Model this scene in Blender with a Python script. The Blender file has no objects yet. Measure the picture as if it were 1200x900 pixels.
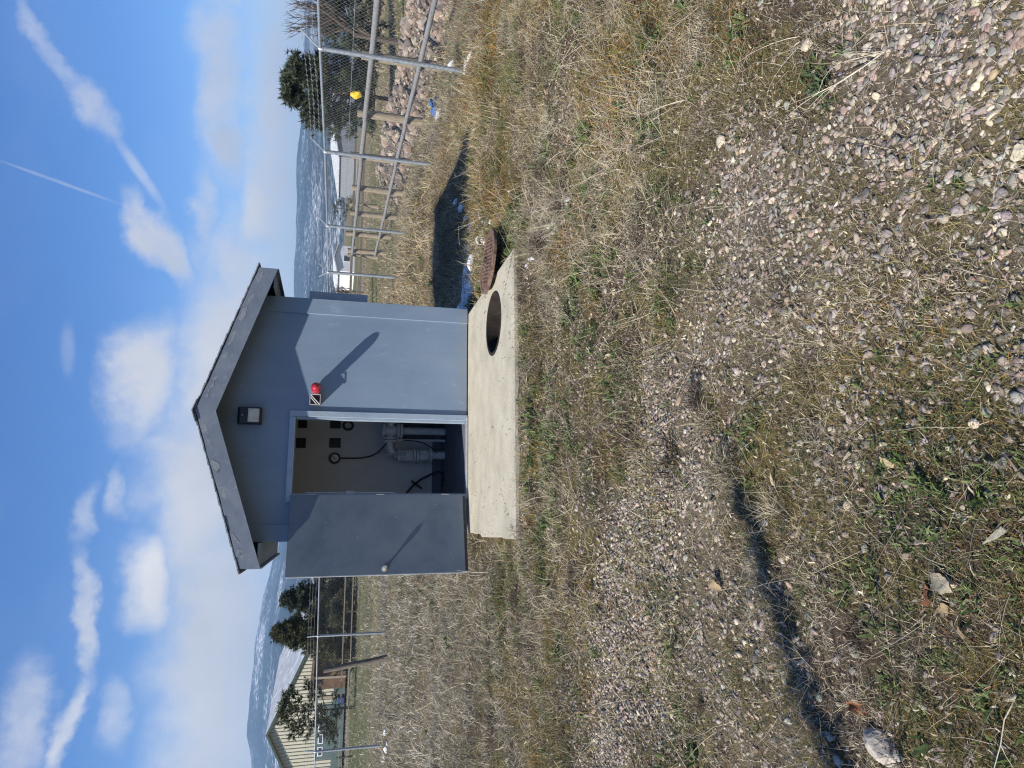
import bpy, bmesh, math, random
import numpy as np
from mathutils import Matrix, Vector, Euler

rng = np.random.default_rng(7)
random.seed(7)
sc = bpy.context.scene
C = sc.collection

# ------------------------------------------------------------------ camera
F_PX, PITCH, ROLL, YAW, CAM_H = 790.0, 0.25392, 0.04159, 0.19379, 1.6636
fw = Vector((math.sin(YAW) * math.cos(PITCH), math.cos(YAW) * math.cos(PITCH), -math.sin(PITCH)))
rt = Vector((math.cos(YAW), -math.sin(YAW), 0))
up = rt.cross(fw)
rt2 = rt * math.cos(ROLL) + up * math.sin(ROLL)
up2 = up * math.cos(ROLL) - rt * math.sin(ROLL)
cd = bpy.data.cameras.new('camera')
cd.sensor_fit = 'HORIZONTAL'; cd.sensor_width = 36; cd.lens = F_PX / 1200 * 36
cd.clip_start = 0.05; cd.clip_end = 30000
cam = bpy.data.objects.new('camera', cd); C.objects.link(cam)
# the phone was held sideways: picture right = world down
cx, cy, cz = -up2, rt2, -fw
cam.matrix_world = Matrix(((cx.x, cy.x, cz.x, 0), (cx.y, cy.y, cz.y, 0), (cx.z, cy.z, cz.z, CAM_H), (0, 0, 0, 1)))
sc.camera = cam

# ------------------------------------------------------------------ light, sky, exposure
SUN_D = Vector((1, 0.45, -0.915)).normalized()          # the way the light travels
SUN_EL = math.asin(-SUN_D.z)
sun = bpy.data.lights.new('sun', 'SUN'); sun.energy = 5.0; sun.angle = math.radians(0.53); sun.color = (1, 0.94, 0.84)
so = bpy.data.objects.new('sun', sun); C.objects.link(so)
so.rotation_euler = SUN_D.to_track_quat('-Z', 'Y').to_euler(); so.location = (-20, -9, 18)
vs = sc.view_settings
vs.view_transform = 'Standard'; vs.look = 'None'; vs.gamma = 1; vs.exposure = 0.68; vs.use_curve_mapping = False
sc.cycles.use_denoising = True; sc.cycles.denoiser = 'OPENIMAGEDENOISE'; sc.cycles.denoising_input_passes = 'RGB_ALBEDO_NORMAL'; sc.cycles.denoising_prefilter = 'NONE'; sc.cycles.pixel_filter_type = 'BLACKMAN_HARRIS'; sc.cycles.filter_width = 1.15
sc.cycles.max_bounces = 5; sc.cycles.diffuse_bounces = 3; sc.cycles.sample_clamp_indirect = 4; sc.cycles.volume_bounces = 0; sc.cycles.transparent_max_bounces = 8

# az, el, half length, half width (degrees), tilt, strength, greyness
CLOUDS = [(33.2, 19.4, 3.36, 0.6, 30, 0.36, 0), (29.9, 17.3, 1.98, 1.0, 31, 0.6, 0.5), (25.9, 14.5, 2.86, 0.36, 33, 0.4, 0.2),
 (20.8, 13.1, 2.99, 1.03, 27, 0.85, 0.5), (23.6, 10.2, 3.06, 0.77, 4, 0.55, 0.6), (24.5, 19.3, 3.6, 0.11, 73, 0.24, 0),
 (32.6, 8.8, 7.61, 1.5, -4, 0.75, 0.5), (27.8, 8.5, 2.6, 1.32, 0, 0.8, 0.8), (24.0, 6.5, 3.2, 1.35, 1, 1.0, 0.05),
 (29.5, 5.1, 12.3, 2.2, -1, 0.9, 0.3), (10.3, 13.9, 4.72, 2.06, -5, 0.95, 0.35), (12.3, 18.9, 1.69, 0.41, 2, 0.2, 0.2),
 (0.2, 17.1, 2.2, 0.71, -13, 0.45, 0.3), (1.8, 14.9, 1.98, 0.65, 5, 0.45, 0.2), (-4.7, 12.9, 3.16, 1.84, 6, 1.0, 0.1),
 (-7.5, 16.5, 4.54, 0.64, 14, 0.7, 0.45), (-14.5, 16.4, 2.79, 0.79, -10, 0.75, 0.3), (-14.0, 19.0, 3.86, 1.24, 11, 0.55, 0.4),
 (-14.2, 13.4, 2.25, 0.93, 9, 0.45, 0.2), (-11.0, 7.0, 16.5, 4.3, 7, 1.0, 0.42), (2.1, 9.6, 8.5, 3.6, -1, 1.0, 0.3),
 (11.5, 8.3, 9.86, 3.7, 2, 1.0, 0.3), (18.3, 7.6, 5.5, 3.0, 1, 0.85, 0.25)]
# the same kind of sky goes on all round
r_ = random.Random(3)
for k in range(7):
    CLOUDS.append((r_.uniform(48, 310), r_.uniform(9, 40), r_.uniform(4, 12), r_.uniform(1.2, 3.5), r_.uniform(-10, 10), r_.uniform(.5, .95), r_.uniform(.1, .6)))

def make_world():
    w = bpy.data.worlds.new('World'); sc.world = w; w.use_nodes = True
    w.cycles.sampling_method = 'MANUAL'; w.cycles.sample_map_resolution = 256
    nt = w.node_tree; N = nt.nodes; L = nt.links; N.clear()
    def nd(t, **k):
        n = N.new(t)
        for a, b in k.items(): setattr(n, a, b)
        return n
    def mth(op, a, b=None, clamp=False):
        n = nd('ShaderNodeMath', operation=op); n.use_clamp = clamp
        for i, v in enumerate((a, b)):
            if v is None: continue
            if isinstance(v, (int, float)): n.inputs[i].default_value = v
            else: L.new(v, n.inputs[i])
        return n.outputs[0]
    out = nd('ShaderNodeOutputWorld')
    sky = nd('ShaderNodeTexSky', sky_type='NISHITA'); sky.sun_disc = False
    sky.sun_elevation = SUN_EL; sky.sun_rotation = math.atan2(-SUN_D.x, -SUN_D.y)
    sky.altitude = 900; sky.air_density = 1.0; sky.dust_density = 0.15; sky.ozone_density = 5.0
    bg = nd('ShaderNodeBackground'); bg.inputs[1].default_value = 0.098
    hs = nd('ShaderNodeHueSaturation'); hs.inputs['Saturation'].default_value = 1.22; hs.inputs['Hue'].default_value = .508
    L.new(sky.outputs[0], hs.inputs['Color']); L.new(hs.outputs[0], bg.inputs[0])
    tc = nd('ShaderNodeTexCoord')
    nz = nd('ShaderNodeTexNoise'); nz.inputs['Scale'].default_value = 9; nz.inputs['Detail'].default_value = 7; nz.inputs['Roughness'].default_value = 0.6
    L.new(tc.outputs['Generated'], nz.inputs['Vector'])
    sub = nd('ShaderNodeVectorMath', operation='SUBTRACT'); L.new(nz.outputs['Color'], sub.inputs[0]); sub.inputs[1].default_value = (.5, .5, .5)
    scl = nd('ShaderNodeVectorMath', operation='SCALE'); L.new(sub.outputs[0], scl.inputs[0]); scl.inputs['Scale'].default_value = 0.1
    add = nd('ShaderNodeVectorMath', operation='ADD'); L.new(tc.outputs['Generated'], add.inputs[0]); L.new(scl.outputs[0], add.inputs[1])
    fine = nd('ShaderNodeTexNoise'); fine.inputs['Scale'].default_value = 30; fine.inputs['Detail'].default_value = 4; fine.inputs['Roughness'].default_value = .62
    L.new(tc.outputs['Generated'], fine.inputs['Vector'])
    dens = None; grey = None
    for az, el, a, b, tilt, s, g in CLOUDS:
        A, E_, T = math.radians(az), math.radians(el), math.radians(tilt)
        c = Vector((math.sin(A) * math.cos(E_), math.cos(A) * math.cos(E_), math.sin(E_)))
        east = Vector((math.cos(A), -math.sin(A), 0)); north = -east.cross(c) if (east.cross(c)).z < 0 else east.cross(c)
        e1 = east * math.cos(T) + north * math.sin(T); e2 = c.cross(e1)
        R = Matrix((e1, e2, c)).transposed()
        m = nd('ShaderNodeMapping', vector_type='TEXTURE')
        m.inputs['Location'].default_value = c; m.inputs['Rotation'].default_value = R.to_euler()
        m.inputs['Scale'].default_value = (math.radians(a) * 1.25, math.radians(b) * 1.35, 0.7)
        thin = b < 0.5
        L.new((tc.outputs['Generated'] if thin else add.outputs[0]), m.inputs['Vector'])
        ln = nd('ShaderNodeVectorMath', operation='LENGTH'); L.new(m.outputs[0], ln.inputs[0])
        mr = nd('ShaderNodeMapRange', interpolation_type='SMOOTHSTEP')
        L.new(ln.outputs['Value'], mr.inputs['Value'])
        mr.inputs['From Min'].default_value = 1.15; mr.inputs['From Max'].default_value = 0.24
        mr.inputs['To Min'].default_value = 0; mr.inputs['To Max'].default_value = s
        v = mr.outputs[0]; gv = mth('MULTIPLY', v, g)
        dens = v if dens is None else mth('MAXIMUM', dens, v)
        grey = gv if grey is None else mth('MAXIMUM', grey, gv)
    # fine structure eats into the edges
    fm = nd('ShaderNodeMapRange'); L.new(fine.outputs['Fac'], fm.inputs['Value'])
    fm.inputs['From Min'].default_value = .25; fm.inputs['From Max'].default_value = .75
    fm.inputs['To Min'].default_value = .4; fm.inputs['To Max'].default_value = 1.4
    dq = mth('MULTIPLY', dens, dens); fmx = nd('ShaderNodeMix', data_type='FLOAT'); L.new(dq, fmx.inputs['Factor']); L.new(fm.outputs[0], fmx.inputs['A']); fmx.inputs['B'].default_value = 1.0
    d2 = mth('MULTIPLY', dens, fmx.outputs['Result'])
    # thin veil everywhere and a pale band above the skyline
    sep = nd('ShaderNodeSeparateXYZ'); L.new(tc.outputs['Generated'], sep.inputs[0])
    hz = nd('ShaderNodeMapRange', interpolation_type='SMOOTHSTEP'); L.new(sep.outputs['Z'], hz.inputs['Value'])
    hz.inputs['From Min'].default_value = .17; hz.inputs['From Max'].default_value = .03
    hz.inputs['To Min'].default_value = 0; hz.inputs['To Max'].default_value = .95
    veil = nd('ShaderNodeTexNoise'); veil.inputs['Scale'].default_value = 4; veil.inputs['Detail'].default_value = 3
    stz = nd('ShaderNodeMapping'); stz.inputs['Scale'].default_value = (1, 1, 2.5); L.new(add.outputs[0], stz.inputs['Vector']); L.new(stz.outputs[0], veil.inputs['Vector'])
    vm = nd('ShaderNodeMapRange'); L.new(veil.outputs['Fac'], vm.inputs['Value'])
    vm.inputs['From Min'].default_value = .42; vm.inputs['From Max'].default_value = .8; vm.inputs['To Min'].default_value = 0; vm.inputs['To Max'].default_value = .07
    d3 = mth('MAXIMUM', mth('MAXIMUM', d2, hz.outputs[0]), vm.outputs[0], True)
    mixc = nd('ShaderNodeMix', data_type='RGBA')
    mixc.inputs['A'].default_value = (0.90, 0.88, 0.87, 1); mixc.inputs['B'].default_value = (0.52, 0.53, 0.56, 1)
    ga = mth('MULTIPLY', grey, 1.15); gb = mth('ADD', ga, mth('MULTIPLY', mth('SUBTRACT', nz.outputs['Fac'], .5), .9), True)
    L.new(gb, mixc.inputs['Factor'])
    cb = nd('ShaderNodeBackground'); L.new(mixc.outputs['Result'], cb.inputs[0]); cb.inputs[1].default_value = 0.64
    ms = nd('ShaderNodeMixShader'); L.new(d3, ms.inputs[0]); L.new(bg.outputs[0], ms.inputs[1]); L.new(cb.outputs[0], ms.inputs[2])
    L.new(ms.outputs[0], out.inputs['Surface'])
make_world()

# ------------------------------------------------------------------ helpers
def vnoise(x, y, s=1.0, seed=0):
    x = np.asarray(x, float) * s + seed * 17.13; y = np.asarray(y, float) * s + seed * 5.71
    xi = np.floor(x).astype(np.int64); yi = np.floor(y).astype(np.int64); xf = x - xi; yf = y - yi
    def h(a, b):
        n = (a * 374761393 + b * 668265263 + seed * 974711) & 0xffffffff
        n = ((n ^ (n >> 13)) * 1274126177) & 0xffffffff
        return ((n ^ (n >> 16)) & 0xffff) / 65535.0
    u = xf * xf * (3 - 2 * xf); v = yf * yf * (3 - 2 * yf)
    return (h(xi, yi) * (1 - u) + h(xi + 1, yi) * u) * (1 - v) + (h(xi, yi + 1) * (1 - u) + h(xi + 1, yi + 1) * u) * v
def fbm(x, y, s=1.0, seed=0, o=4):
    t = 0; a = .5
    for k in range(o):
        t = t + a * vnoise(x, y, s * 2 ** k, seed + k); a *= .5
    return t / (1 - .5 ** o)

MATS = {}
def mat(name, cols, scale=8.0, rough=.8, bump=0.0, bscale=None, detail=6, metal=0, spec=.4, lo=.35, hi=.65, stretch=None, attr=None, attr_amt=.25, trans=0, tcoord='Object', speck=None):
    m = bpy.data.materials.new(name); m.use_nodes = True
    nt = m.node_tree; N = nt.nodes; L = nt.links; b = N['Principled BSDF']
    b.inputs['Roughness'].default_value = rough; b.inputs['Metallic'].default_value = metal; b.inputs['Specular IOR Level'].default_value = spec
    tc = N.new('ShaderNodeTexCoord'); mp = N.new('ShaderNodeMapping'); L.new(tc.outputs[tcoord], mp.inputs['Vector'])
    if stretch: mp.inputs['Scale'].default_value = stretch
    nz = N.new('ShaderNodeTexNoise'); nz.inputs['Scale'].default_value = scale; nz.inputs['Detail'].default_value = detail; nz.inputs['Roughness'].default_value = .6
    L.new(mp.outputs[0], nz.inputs['Vector'])
    cr = N.new('ShaderNodeValToRGB'); els = cr.color_ramp.elements
    n = len(cols)
    while len(els) < n: els.new(.5)
    for i, c in enumerate(cols):
        els[i].position = lo + (hi - lo) * i / max(1, n - 1); els[i].color = (*c, 1)
    L.new(nz.outputs['Fac'], cr.inputs['Fac'])
    col = cr.outputs['Color']
    if attr:
        at = N.new('ShaderNodeAttribute'); at.attribute_name = attr
        mx = N.new('ShaderNodeMix'); mx.data_type = 'RGBA'; mx.blend_type = 'MULTIPLY'; mx.inputs['Factor'].default_value = attr_amt
        L.new(at.outputs['Color'], mx.inputs['A']); L.new(col, mx.inputs['B']); col = mx.outputs['Result']
    if speck:
        ss, st, sv, sd = speck
        sn = N.new('ShaderNodeTexNoise'); sn.inputs['Scale'].default_value = ss; sn.inputs['Detail'].default_value = 5; sn.inputs['Roughness'].default_value = .7; L.new(mp.outputs[0], sn.inputs['Vector'])
        sr = N.new('ShaderNodeMapRange'); L.new(sn.outputs['Fac'], sr.inputs['Value']); sr.inputs['From Min'].default_value = st; sr.inputs['From Max'].default_value = st + sd
        sr.inputs['To Min'].default_value = 1; sr.inputs['To Max'].default_value = sv
        sm = N.new('ShaderNodeMix'); sm.data_type = 'RGBA'; sm.blend_type = 'MULTIPLY'; sm.inputs['Factor'].default_value = 1
        L.new(col, sm.inputs['A']); L.new(sr.outputs[0], sm.inputs['B']); col = sm.outputs['Result']
    L.new(col, b.inputs['Base Color'])
    if bump:
        bn = N.new('ShaderNodeTexNoise'); bn.inputs['Scale'].default_value = bscale or scale * 3; bn.inputs['Detail'].default_value = 8; bn.inputs['Roughness'].default_value = .65
        L.new(mp.outputs[0], bn.inputs['Vector'])
        bp = N.new('ShaderNodeBump'); bp.inputs['Strength'].default_value = bump; bp.inputs['Distance'].default_value = .02
        L.new(bn.outputs['Fac'], bp.inputs['Height']); L.new(bp.outputs['Normal'], b.inputs['Normal'])
    if trans:
        tr = N.new('ShaderNodeBsdfTranslucent'); L.new(col, tr.inputs['Color'])
        ms = N.new('ShaderNodeMixShader'); ms.inputs[0].default_value = trans
        L.new(b.outputs[0], ms.inputs[1]); L.new(tr.outputs[0], ms.inputs[2]); L.new(ms.outputs[0], N['Material Output'].inputs['Surface'])
    MATS[name] = m
    return m

WL = {}
def tag(o, label=None, cat=None, group=None, kind=None):
    if label: o['label'] = label
    if cat: o['category'] = cat
    if group: o['group'] = group
    if kind: o['kind'] = kind
    return o
def thing(name, label, cat, loc=(0, 0, 0), rz=0, group=None):
    o = bpy.data.objects.new(name, None); C.objects.link(o); o.empty_display_size = .2
    o.location = loc; o.rotation_euler = (0, 0, rz); WL[o.name] = Vector(loc)
    return tag(o, label, cat, group)
def link(name, me, parent=None):
    o = bpy.data.objects.new(name, me); C.objects.link(o)
    if parent: o.parent = parent
    return o

class MB:
    def __init__(s): s.v = []; s.f = []
    def add(s, vs, fs):
        n = len(s.v); s.v += [tuple(p) for p in vs]; s.f += [tuple(i + n for i in f) for f in fs]; return s
    def box(s, lo, hi, M=None):
        (a, b, c), (d, e, f) = lo, hi
        p = [Vector(q) for q in ((a, b, c), (d, b, c), (d, e, c), (a, e, c), (a, b, f), (d, b, f), (d, e, f), (a, e, f))]
        if M: p = [M @ q for q in p]
        return s.add(p, [(0, 3, 2, 1), (4, 5, 6, 7), (0, 1, 5, 4), (1, 2, 6, 5), (2, 3, 7, 6), (3, 0, 4, 7)])
    def prism(s, poly, y0, y1, axis='Y', M=None):
        n = len(poly)
        def P(q, d): return Vector((q[0], d, q[1])) if axis == 'Y' else (Vector((d, q[0], q[1])) if axis == 'X' else Vector((q[0], q[1], d)))
        p = [P(q, y0) for q in poly] + [P(q, y1) for q in poly]
        if M: p = [M @ q for q in p]
        return s.add(p, [tuple(range(n)), tuple(range(2 * n - 1, n - 1, -1))] + [(i, i + n, (i + 1) % n + n, (i + 1) % n) for i in range(n)])
    def path(s, pts, r, n=8, caps=True, r1=None):
        pts = [Vector(p) for p in pts]; m = len(pts); base = len(s.v); ref = Vector((0, 0, 1))
        for i, p in enumerate(pts):
            t = (pts[min(i + 1, m - 1)] - pts[max(i - 1, 0)]).normalized()
            if abs(t.dot(ref)) > .95: ref = Vector((1, 0, 0)) if abs(t.x) < .9 else Vector((0, 1, 0))
            a = t.cross(ref).normalized(); b = t.cross(a)
            rr = r if r1 is None else r + (r1 - r) * i / max(1, m - 1)
            for k in range(n):
                q = 2 * math.pi * k / n; s.v.append(tuple(p + a * math.cos(q) * rr + b * math.sin(q) * rr))
        for i in range(m - 1):
            for k in range(n):
                k2 = (k + 1) % n; s.f.append((base + i * n + k, base + i * n + k2, base + (i + 1) * n + k2, base + (i + 1) * n + k))
        if caps:
            s.f.append(tuple(base + k for k in range(n - 1, -1, -1))); s.f.append(tuple(base + (m - 1) * n + k for k in range(n)))
        return s
    def lathe(s, prof, M, n=20):
        base = len(s.v); m = len(prof)
        for r, z in prof:
            for k in range(n):
                q = 2 * math.pi * k / n; s.v.append(tuple(M @ Vector((r * math.cos(q), r * math.sin(q), z))))
        for i in range(m - 1):
            for k in range(n):
                k2 = (k + 1) % n; s.f.append((base + i * n + k, base + i * n + k2, base + (i + 1) * n + k2, base + (i + 1) * n + k))
        s.f.append(tuple(base + k for k in range(n - 1, -1, -1))); s.f.append(tuple(base + (m - 1) * n + k for k in range(n)))
        return s
    def build(s, name, m, parent=None, smooth=False, bevel=0, local=False):
        off = Vector((0, 0, 0))
        if parent is not None and not local:
            q = parent
            while q is not None: off = off + WL.get(q.name, Vector((0, 0, 0))); q = q.parent
        me = bpy.data.meshes.new(name)
        me.from_pydata([tuple(Vector(p) - off) for p in s.v], [], s.f); me.validate()
        bm = bmesh.new(); bm.from_mesh(me); bmesh.ops.recalc_face_normals(bm, faces=bm.faces)
        if bevel: bmesh.ops.bevel(bm, geom=bm.edges[:], offset=bevel, segments=1, affect='EDGES', clamp_overlap=True)
        bm.to_mesh(me); bm.free()
        me.materials.append(MATS[m])
        if smooth:
            me.polygons.foreach_set('use_smooth', [True] * len(me.polygons))
            try: me.set_sharp_from_angle(angle=math.radians(40))
            except Exception: pass
        return link(name, me, parent)

def bulk(name, V, T, col, m, parent=None, smooth=False):
    """one mesh from arrays: V (n,3), T (k,3) triangles, col (n,3)"""
    me = bpy.data.meshes.new(name); n = len(V); k = len(T)
    me.vertices.add(n); me.vertices.foreach_set('co', np.ascontiguousarray(V, np.float32).ravel())
    me.loops.add(k * 3); me.loops.foreach_set('vertex_index', np.ascontiguousarray(T, np.int32).ravel())
    me.polygons.add(k); me.polygons.foreach_set('loop_start', np.arange(0, k * 3, 3, dtype=np.int32))
    if smooth: me.polygons.foreach_set('use_smooth', np.ones(k, bool))
    if col is not None:
        a = me.attributes.new('col', 'FLOAT_COLOR', 'POINT')
        a.data.foreach_set('color', np.concatenate([col, np.ones((n, 1))], 1).astype(np.float32).ravel())
    me.materials.append(MATS[m]); me.update(calc_edges=True)
    return link(name, me, parent)

# ------------------------------------------------------------------ materials
mat('paint', [(.155, .215, .29), (.178, .24, .318), (.205, .265, .335)], 2.2, .55, .12, 60, spec=.35, lo=.3, hi=.72, stretch=(1, 1, .45), speck=(7, .60, 1.22, .1))
mat('door_paint', [(.085, .112, .15), (.105, .135, .175), (.12, .15, .185)], 3, .5, .1, 70, spec=.35, speck=(55, .66, 1.8, .04))
mat('trim_paint', [(.23, .29, .36), (.29, .35, .42)], 5, .5, .06, 60)
mat('fascia_paint', [(.115, .14, .185), (.14, .168, .215), (.175, .205, .25)], 5, .7, .12, 40, lo=.3, hi=.72, speck=(16, .62, 1.5, .08))
mat('peel', [(.14, .165, .2), (.24, .26, .285), (.18, .205, .235)], 26, .9, .2, 60, lo=.4, hi=.6)
mat('shingle', [(.1, .115, .135), (.17, .185, .21), (.27, .28, .29)], 30, .95, .6, 120)
mat('interior', [(.56, .56, .55), (.63, .63, .62)], 3, .8, .05, 40)
mat('int_floor', [(.09, .105, .13), (.13, .145, .175)], 5, .6, .08, 40)
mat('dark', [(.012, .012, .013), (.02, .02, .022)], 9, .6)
mat('rubber', [(.012, .012, .012), (.025, .025, .025)], 20, .5)
mat('pipe_grey', [(.55, .55, .54), (.68, .68, .66)], 12, .45, .06, 60)
mat('black_box', [(.012, .013, .016), (.02, .022, .026)], 16, .45)
mat('lens', [(.42, .38, .29), (.6, .56, .46)], 14, .25, spec=.6)
mat('red_glass', [(.26, .012, .022), (.38, .02, .034)], 10, .15, spec=.7)
mat('steel', [(.30, .32, .335), (.40, .42, .43)], 18, .5, .05, 60, metal=.35, spec=.5)
mat('galv', [(.22, .245, .27), (.32, .35, .375), (.27, .29, .31)], 12, .45, .05, 60, metal=.4)
mat('pipe_dull', [(.15, .155, .16), (.22, .22, .22), (.17, .15, .13)], 6, .75, .1, 40)
mat('wire', [(.22, .235, .25), (.3, .315, .33)], 20, .5, metal=.3)
mat('brass', [(.55, .5, .4), (.7, .66, .58)], 20, .3, metal=.6)
mat('concrete', [(.34, .312, .24), (.435, .40, .312), (.50, .462, .368)], 3, .92, .4, 60, lo=.28, hi=.72, speck=(26, .63, .5, .05))
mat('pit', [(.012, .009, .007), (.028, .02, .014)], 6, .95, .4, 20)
mat('rust', [(.06, .033, .023), (.125, .072, .05), (.19, .125, .09), (.07, .042, .03)], 16, .9, .6, 60, lo=.3, hi=.72)
mat('stone', [(.72, .72, .72), (1, 1, 1), (1.15, 1.13, 1.1)], 55, .85, .35, 160, attr='col', attr_amt=1.0)
mat('blade', [(.8, .8, .8), (1.1, 1.1, 1.1)], 40, .75, attr='col', attr_amt=1.0, trans=.22, spec=.25)
mat('twig', [(.75, .75, .75), (1.1, 1.1, 1.1)], 60, .85, attr='col', attr_amt=1.0, spec=.2)
mat('litter', [(.6, .6, .6), (1.15, 1.15, 1.15)], 60, .9, attr='col', attr_amt=1.0, trans=.1, spec=.2)
mat('snow', [(.78, .81, .86), (.88, .89, .9)], 10, .7, .4, 30)
mat('wood_grey', [(.16, .125, .085), (.25, .205, .145), (.32, .27, .2)], 10, .9, .5, 30, stretch=(4, 4, .6))
mat('wood_dark', [(.07, .06, .05), (.13, .11, .09), (.17, .15, .125)], 10, .9, .5, 30, stretch=(4, 4, .6))
mat('bark', [(.06, .045, .035), (.11, .085, .065)], 14, .95, .6, 30, stretch=(3, 3, .6))
mat('needle', [(.75, .75, .75), (1.2, 1.2, 1.2)], 6, .8, attr='col', attr_amt=1.0, trans=.12, spec=.2)
mat('siding', [(.42, .405, .31), (.47, .45, .35)], 1.2, .6, .03)
mat('rib', [(.33, .32, .24), (.38, .365, .28)], 1.2, .6)
mat('roof_snow', [(.56, .58, .6), (.42, .43, .43), (.66, .68, .70)], 1.1, .8, .2, 5, lo=.35, hi=.62)
mat('green_trim', [(.02, .045, .035), (.03, .06, .05)], 4, .6)
mat('teal', [(.05, .085, .085), (.075, .115, .11)], 3, .6)
mat('lean_brown', [(.075, .045, .025), (.13, .08, .045)], 3, .85, .3, 12)
mat('house_white', [(.62, .63, .64), (.7, .71, .72)], 2, .7)
mat('house_grey', [(.2, .22, .24), (.26, .27, .29)], 2, .7)
mat('house_tan', [(.40, .29, .17), (.46, .34, .2)], 2, .8)
mat('house_dark', [(.05, .055, .065), (.09, .095, .1)], 2, .8)
mat('window', [(.02, .03, .045), (.05, .06, .08)], 2, .1, spec=.7)
mat('yellow', [(.75, .5, .02), (.82, .58, .04)], 8, .6, trans=.2)
mat('blue_tarp', [(.02, .09, .32), (.03, .16, .45)], 8, .6)
mat('tub_blue', [(.012, .03, .12), (.02, .045, .16)], 8, .5)
mat('rock', [(.75, .75, .75), (1.1, 1.08, 1.05)], 7, .95, .5, 20, attr='col', attr_amt=1.0)

def splash(name, top, amt):
    m = MATS[name]; N = m.node_tree.nodes; L = m.node_tree.links; b = N['Principled BSDF']; src = b.inputs['Base Color'].links[0].from_socket
    g = N.new('ShaderNodeNewGeometry'); sp = N.new('ShaderNodeSeparateXYZ'); L.new(g.outputs['Position'], sp.inputs[0])
    nz = N.new('ShaderNodeTexNoise'); nz.inputs['Scale'].default_value = 9; nz.inputs['Detail'].default_value = 7; nz.inputs['Roughness'].default_value = .75; L.new(g.outputs['Position'], nz.inputs['Vector'])
    ad = N.new('ShaderNodeMath'); ad.operation = 'MULTIPLY_ADD'; L.new(nz.outputs['Fac'], ad.inputs[0]); ad.inputs[1].default_value = -top * 2.2; L.new(sp.outputs['Z'], ad.inputs[2])
    mr = N.new('ShaderNodeMapRange'); L.new(ad.outputs[0], mr.inputs['Value']); mr.inputs['From Min'].default_value = -top * .2; mr.inputs['From Max'].default_value = -top * 1.5; mr.inputs['To Min'].default_value = 0; mr.inputs['To Max'].default_value = amt
    mx = N.new('ShaderNodeMix'); mx.data_type = 'RGBA'; L.new(mr.outputs[0], mx.inputs['Factor']); L.new(src, mx.inputs['A']); mx.inputs['B'].default_value = (.25, .23, .19, 1); L.new(mx.outputs['Result'], b.inputs['Base Color'])
splash('paint', .22, .6); splash('door_paint', .2, .5)
def ground_material():
    m = bpy.data.materials.new('earth'); m.use_nodes = True; MATS['earth'] = m
    nt = m.node_tree; N = nt.nodes; L = nt.links; b = N['Principled BSDF']; b.inputs['Roughness'].default_value = .97; b.inputs['Specular IOR Level'].default_value = .15
    at = N.new('ShaderNodeAttribute'); at.attribute_name = 'col'
    g = N.new('ShaderNodeNewGeometry')
    def noise(s, d=8, r=.65):
        n = N.new('ShaderNodeTexNoise'); n.inputs['Scale'].default_value = s; n.inputs['Detail'].default_value = d; n.inputs['Roughness'].default_value = r
        L.new(g.outputs['Position'], n.inputs['Vector']); return n
    n1 = noise(18); n2 = noise(90); n3 = noise(1.6, 6)
    cr = N.new('ShaderNodeValToRGB'); e = cr.color_ramp.elements
    e[0].position = .32; e[0].color = (.28, .26, .25, 1); e[1].position = .7; e[1].color = (1.5, 1.45, 1.4, 1)
    mix = N.new('ShaderNodeMath'); mix.operation = 'ADD'; L.new(n1.outputs['Fac'], mix.inputs[0]); L.new(n2.outputs['Fac'], mix.inputs[1])
    hf = N.new('ShaderNodeMath'); hf.operation = 'MULTIPLY'; L.new(mix.outputs[0], hf.inputs[0]); hf.inputs[1].default_value = .5
    L.new(hf.outputs[0], cr.inputs['Fac'])
    mx = N.new('ShaderNodeMix'); mx.data_type = 'RGBA'; mx.blend_type = 'MULTIPLY'; mx.inputs['Factor'].default_value = 1
    L.new(at.outputs['Color'], mx.inputs['A']); L.new(cr.outputs['Color'], mx.inputs['B'])
    L.new(mx.outputs['Result'], b.inputs['Base Color'])
    bp = N.new('ShaderNodeBump'); bp.inputs['Strength'].default_value = .9; bp.inputs['Distance'].default_value = .03
    L.new(hf.outputs[0], bp.inputs['Height']); L.new(bp.outputs['Normal'], b.inputs['Normal'])
ground_material()

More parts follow.
